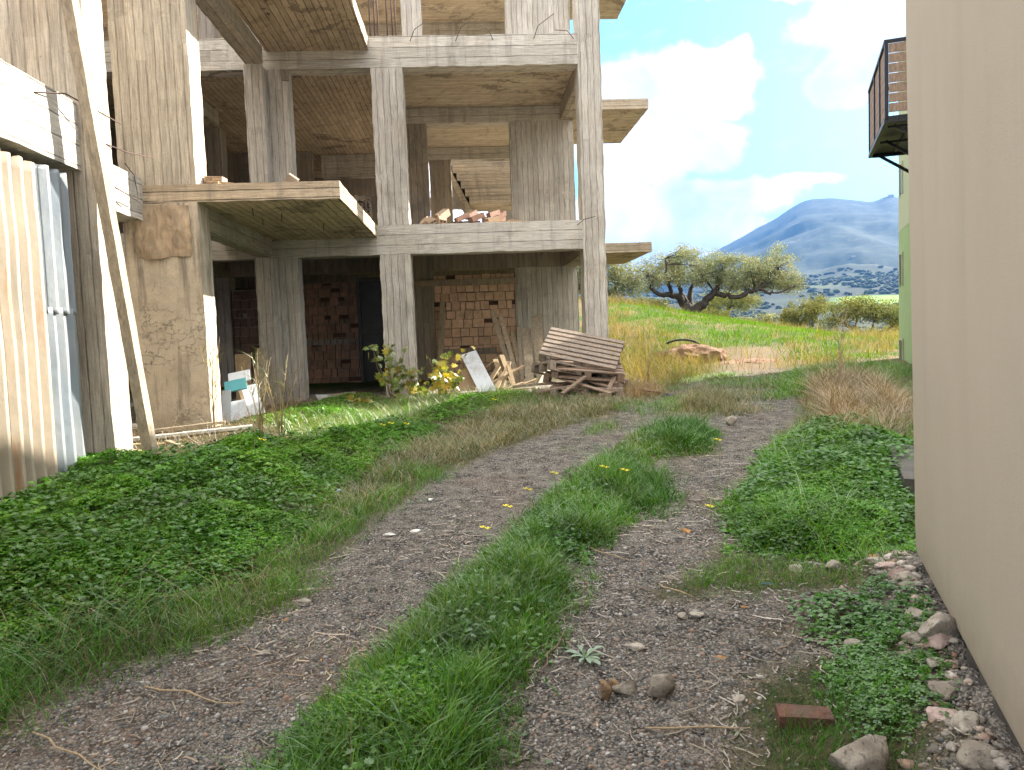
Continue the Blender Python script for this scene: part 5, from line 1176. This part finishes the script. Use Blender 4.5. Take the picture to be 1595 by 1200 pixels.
# ------------------------------------------------------------------ trees
def olive(base, limbs, blobs_, nleaf, label, mat, seed, lsize=(.07, .13), trunk_mat=W_OLIVE, group='olive trees beyond the meadow', twigs=120, dens_gap=.47, name='olive_tree', dep=1.0):
    """limbs: list of (points, radii) in local metres; blobs: (dx, dz, rx, rz, ry, dy)"""
    x, y, z = base; rr = np.random.default_rng(seed); e = empty(name, (x, y, z), label, 'tree', group)
    mb = MB(); ends = []
    for pts, rad in limbs:
        dense = []; rd = []
        for i in range(len(pts)-1):
            for t_ in np.linspace(0, 1, 5)[:-1]:
                p = np.array(pts[i])*(1-t_)+np.array(pts[i+1])*t_; dense.append(p+rr.normal(0, .035, 3)*(len(dense) > 0)); rd.append(rad[i]*(1-t_)+rad[i+1]*t_)
        dense.append(np.array(pts[-1], float)); rd.append(rad[-1])
        mb.tube([tuple(np.array(base)+p) for p in dense], rd, 8); ends += [p for p in dense[3:]]
    o_ = mb.build('trunk', trunk_mat, e, .02, True)
    ends = np.array(ends)
    # foliage points
    Bz = np.array(blobs_, float); vol = Bz[:, 2]*Bz[:, 3]*Bz[:, 4]; pick = rr.choice(len(Bz), nleaf*3, p=vol/vol.sum())
    u = rr.normal(size=(nleaf*3, 3)); u /= np.linalg.norm(u, axis=1)[:, None]; u *= rr.random((nleaf*3, 1))**.45
    P = np.stack([Bz[pick, 0]+u[:, 0]*Bz[pick, 2], Bz[pick, 5]+u[:, 1]*Bz[pick, 4], Bz[pick, 1]+u[:, 2]*Bz[pick, 3]], 1)
    P += rr.normal(0, .10, P.shape)
    k = vnoise(P+50, 1.9, seed)*.6+vnoise(P+50, 4.5, seed+1)*.4 > dens_gap+rr.normal(0, .07, len(P)); P = P[k][:nleaf]
    # twigs from the nearest limb point
    tw = MB(); sel = rr.choice(len(P), min(twigs, len(P)), replace=False)
    for i in sel:
        q = ends[np.argmin(((ends-P[i])**2).sum(1))]; m_ = (q+P[i])/2+rr.normal(0, .1, 3)
        tw.tube([tuple(np.array(base)+v) for v in (q, m_, P[i])], [.024, .014, .006], 5)
    if tw.n: tw.build('branches', trunk_mat, e)
    n = len(P); D = rr.normal(size=(n, 3))+np.array([0, 0, .5]); D /= np.linalg.norm(D, axis=1)[:, None]; S = np.cross(D, rr.normal(size=(n, 3))); S /= np.linalg.norm(S, axis=1)[:, None]
    L = rr.uniform(lsize[0], lsize[1], n)[:, None]; wd = L*.28
    V = np.stack([P, P+D*L*.5+S*wd, P+D*L, P+D*L*.5-S*wd], 1).reshape(-1, 3); Fc = np.arange(n*4).reshape(n, 4)
    link('crown', npmesh('crown', V, Fc), mat, e); return e
K = .0345
def T(px, py, dy=0, b=(1072, 497)): return ((px-b[0])*K, dy, (b[1]-py)*K)
gzt = ground_z(11.85, 40)
limbs = [([(0, 0, -.3), T(1069, 485), T(1066, 472, .1)], [.42, .34, .28]),
         ([T(1066, 474, .1), T(1053, 461, -.1), T(1036, 457, -.3), T(1020, 458, -.4), T(1010, 446, -.5), T(1005, 424, -.4)], [.24, .17, .14, .12, .10, .04]),
         ([T(1066, 472, .1), T(1061, 452, .3), T(1057, 436, .6), T(1066, 410, 1.0)], [.2, .13, .10, .04]),
         ([T(1040, 457, -.3), T(1033, 440, -.8), T(1027, 405, -1.0)], [.12, .09, .03]),
         ([(0.15, 0, -.2), T(1080, 483, 0), T(1093, 472, -.2), T(1104, 460, -.4), T(1112, 450, -.4), T(1122, 430, -.2), T(1130, 408, 0)], [.36, .28, .22, .18, .13, .09, .03]),
         ([T(1074, 480, .3), T(1080, 455, .8), T(1092, 430, 1.2), T(1098, 408, 1.3)], [.2, .13, .09, .03]),
         ([T(1108, 458, -.4), T(1124, 464, -.8), T(1139, 467, -.9), T(1152, 460, -.9), T(1166, 457, -.9), T(1176, 450, -.8), T(1188, 442, -.7), T(1205, 420, -.5)], [.15, .12, .12, .12, .11, .09, .07, .03]),
         ([T(1172, 456, -.9), T(1184, 462, -1.1), T(1198, 461, -1.1), T(1222, 452, -1.0)], [.08, .07, .05, .03])]
def BL(*l, b=(1072, 497), ry=1.2):
    return [((cx-b[0])*K, (b[1]-cy)*K, rx*K, rz*K, ry, random.uniform(-.9, .9)) for cx, cy, rx, rz in l]
olive((11.85, 40, gzt), limbs, BL((1035, 415, 38, 24), (1062, 404, 28, 17), (1098, 416, 40, 22), (1140, 424, 35, 22), (1180, 425, 34, 22), (1215, 430, 32, 26), (1203, 400, 10, 13), (1236, 448, 17, 18), (1012, 436, 22, 18), (1080, 434, 50, 12), (1150, 444, 40, 12), (1052, 398, 10, 14), (1050, 432, 34, 12), (1120, 440, 46, 14), (1200, 446, 30, 12), (1225, 415, 14, 12)), 46000,
      'large spreading olive tree with dark forked trunk standing on the sunny crest', L_OLIVE, 4, twigs=230, dens_gap=.475, lsize=(.06, .11))
g2 = ground_z(6.9, 39)
olive((6.9, 42, g2+.0), [([(0, 0, -.3), (.1, 0, .8), (.5, 0, 1.8)], [.3, .2, .08]), ([(0, 0, .3), (-.8, .2, 1.3), (-1.2, 0, 2)], [.2, .12, .05])],
      [(0, 2.2, 1.9, 1.3, 1.3, 0), (1.3, 1.6, 1.7, 1.1, 1.3, 0), (-1.3, 1.9, 1.6, 1.3, 1.2, 0), (2.4, 1.1, 1.2, .8, 1, 0), (.6, .9, 2.2, .7, 1, 0), (-.3, .7, 2.2, .6, 1, 0)], 30000, 'dark dense olive tree just right of the concrete building', L_OLIVE, 5, dens_gap=.40, twigs=60)
b2 = (1130, 492); x2 = 17.1
olive((x2, 50, .1), [([(0, 0, -.6), (0, 0, .5), (.5, 0, 1.1), (1.3, .2, 1.5)], [.22, .15, .1, .05]), ([(0, 0, .3), (-.7, 0, .9), (-1.4, .2, 1.1)], [.12, .08, .04])],
      [(-.9, 1.3, 1.3, .7, 1, 0), (.5, 1.5, 1.3, .7, 1, 0), (1.6, 1.3, 1, .6, 1, 0), (-1.8, .8, .8, .5, .8, 0)], 9000, 'small pale olive tree half hidden below the big olive', L_OLIVEY, 6, twigs=60)
bx, gz3 = 21.2, ground_z(21.2, 40)
olive((bx, 40, gz3), [([(0, 0, -.2), (-.1, 0, .45), (-.35, 0, .9)], [.26, .2, .1]), ([(.1, 0, .2), (.6, 0, .45), (1.2, .1, .5), (1.9, 0, .95)], [.16, .12, .1, .04]), ([(-.2, 0, .7), (-.9, 0, 1.1), (-1.4, .1, 1.3)], [.12, .08, .03]), ([(.4, 0, .4), (.7, 0, 1.0), (.9, 0, 1.5)], [.1, .07, .03])],
      [(-.6, 1.75, 1.2, .75, 1, 0), (.5, 1.8, 1.1, .75, 1, 0), (1.6, 1.5, 1.1, .75, 1, 0), (-1.6, 1.5, .8, .7, 1, 0), (2.4, 1.1, .8, .7, .8, 0)], 14000, 'right-hand olive tree with a short leaning trunk near the green house', L_OLIVEY, 7, twigs=90)
olive((19.0, 42, ground_z(19, 40)), [([(0, 0, -.3), (.1, 0, .5), (.5, 0, 1.0)], [.16, .12, .05]), ([(0, 0, .3), (-.5, 0, .8)], [.1, .04])],
      [(-.3, 1.6, 1.0, .8, .9, 0), (.5, 2.0, .8, .6, .9, 0), (-.9, 1.1, .7, .6, .7, 0)], 8000, 'smaller yellowish olive left of the leaning one', L_OLIVEY, 8, twigs=50)
olive((16.6, 44, ground_z(16.6, 40)-.2), [([(0, 0, -.3), (.1, 0, .6)], [.1, .04])], [(0, .8, 1.3, .6, .8, 0), (1.1, .9, .8, .6, .8, 0), (-1.0, .5, .8, .4, .8, 0)], 6000, 'low greyish bush on the crest between the olives', L_OLIVE, 9, twigs=20, name='bush')
olive((10.4, 41.5, ground_z(10.4, 40)), [([(0, 0, -.2), (.1, 0, .5)], [.08, .04])], [(0, .4, .8, .5, .6, 0), (-.9, .5, .7, .5, .6, 0)], 4000, 'low grey shrub at the left foot of the big olive', L_OLIVE, 14, twigs=15, name='bush')
olive((13.6, 42, ground_z(13.6, 40)), [([(0, 0, -.2), (.1, 0, .5)], [.08, .04])], [(0, .4, .9, .5, .6, 0), (1.0, .4, .8, .45, .6, 0)], 4000, 'low grey shrub at the right foot of the big olive', L_OLIVEY, 15, twigs=15, name='bush')
olive((26.5, 43, -1.7), [([(0, 0, -.3), (.1, 0, .9)], [.2, .08])], [(0, 1.3, 1.6, .8, .9, 0), (1.5, 1.0, 1.2, .7, .8, 0), (-1.3, .9, 1, .6, .8, 0)], 9000, 'furthest right olive, cut by the green house', L_OLIVEY, 10, twigs=20)

# far woods: one mass of tree clumps on the slopes past the crest
def woods():
    rr = np.random.default_rng(12); n = 14000
    r = np.exp(rr.uniform(math.log(90), math.log(1900), n)); a = rr.uniform(.10, .72, n)
    keep = vnoise(np.stack([r/160*a*3, r/160], 1), 1.2, 5) > .35+.1*(r > 900); r = r[keep]; a = a[keep]
    Y_ = r/np.sqrt(1+a*a); X_ = a*Y_
    keep = ~((np.abs(r-1130) < 120) & (a > .47)); X_, Y_, r = X_[keep], Y_[keep], r[keep]
    Z_ = terrain(X_, Y_); n = len(X_); V0, F0 = ico(1)
    s = rr.uniform(1.3, 2.8, n)*(1+r/1100)
    V = V0[None]*s[:, None, None]*np.stack([np.ones(n), np.ones(n), rr.uniform(.5, .75, n)], 1)[:, None]*(1+rr.uniform(-.3, .3, (n, len(V0), 1)))
    V = V+np.stack([X_, Y_, Z_+s*.35], 1)[:, None]; Fc = (F0[None]+(np.arange(n)*len(V0))[:, None, None]).reshape(-1, 3)
    stuff(link('woods', npmesh('woods', V.reshape(-1, 3), Fc), simple('far_foliage', (.022, .034, .014), .95, 0, .35, .05, 0, island=.5)), 'far-off olive groves and scrub on the slopes below the mountain', 'woods')
woods()
M_FARWALL = simple('far_white_wall', (.30, .28, .25), .9)
for k, (a, r, l) in enumerate(((.40, 2300, 'tiny white house on the lower mountain slope, leftmost of the far houses'), (.52, 2500, 'tiny white house in the middle of the slope'), (.548, 2450, 'tiny white house furthest right on the slope near the green house'), (.47, 3000, 'tiny white house highest on the slope'), (.572, 4440, 'tiny square building on the mountain summit'))):
    y = r/math.sqrt(1+a*a); x = a*y; z = ground_z(x, y); s = 5 if k < 4 else 13
    e = empty('far_house', (x, y, z), l, 'house', 'far houses on the mountain')
    MB().box(x-s, x+s, y-s*.6, y+s*.6, z-3, z+s*.8).build('wall', M_FARWALL, e); MB().box(x-s*.2, x+s*.2, y-s*.62, y-s*.605, z+s*.1, z+s*.5).build('door', M_DARK, e)

# ------------------------------------------------------------------ haze
if True:
    m, t, out = newmat('haze_air'); v = t.node('ShaderNodeVolumePrincipled')
    v.inputs['Color'].default_value = (.052, .160, .40, 1); v.inputs['Density'].default_value = 2.0e-4; v.inputs['Anisotropy'].default_value = .0
    t.l.new(v.outputs[0], out.inputs['Volume'])
    zlo = float(min(v_.co.z for v_ in GROUND.data.vertices))-1; zhi = 760
    o = MB().box(-9500, 9500, -9500, 9500, zlo, zhi).build('haze', m); tag(o, kind='stuff')
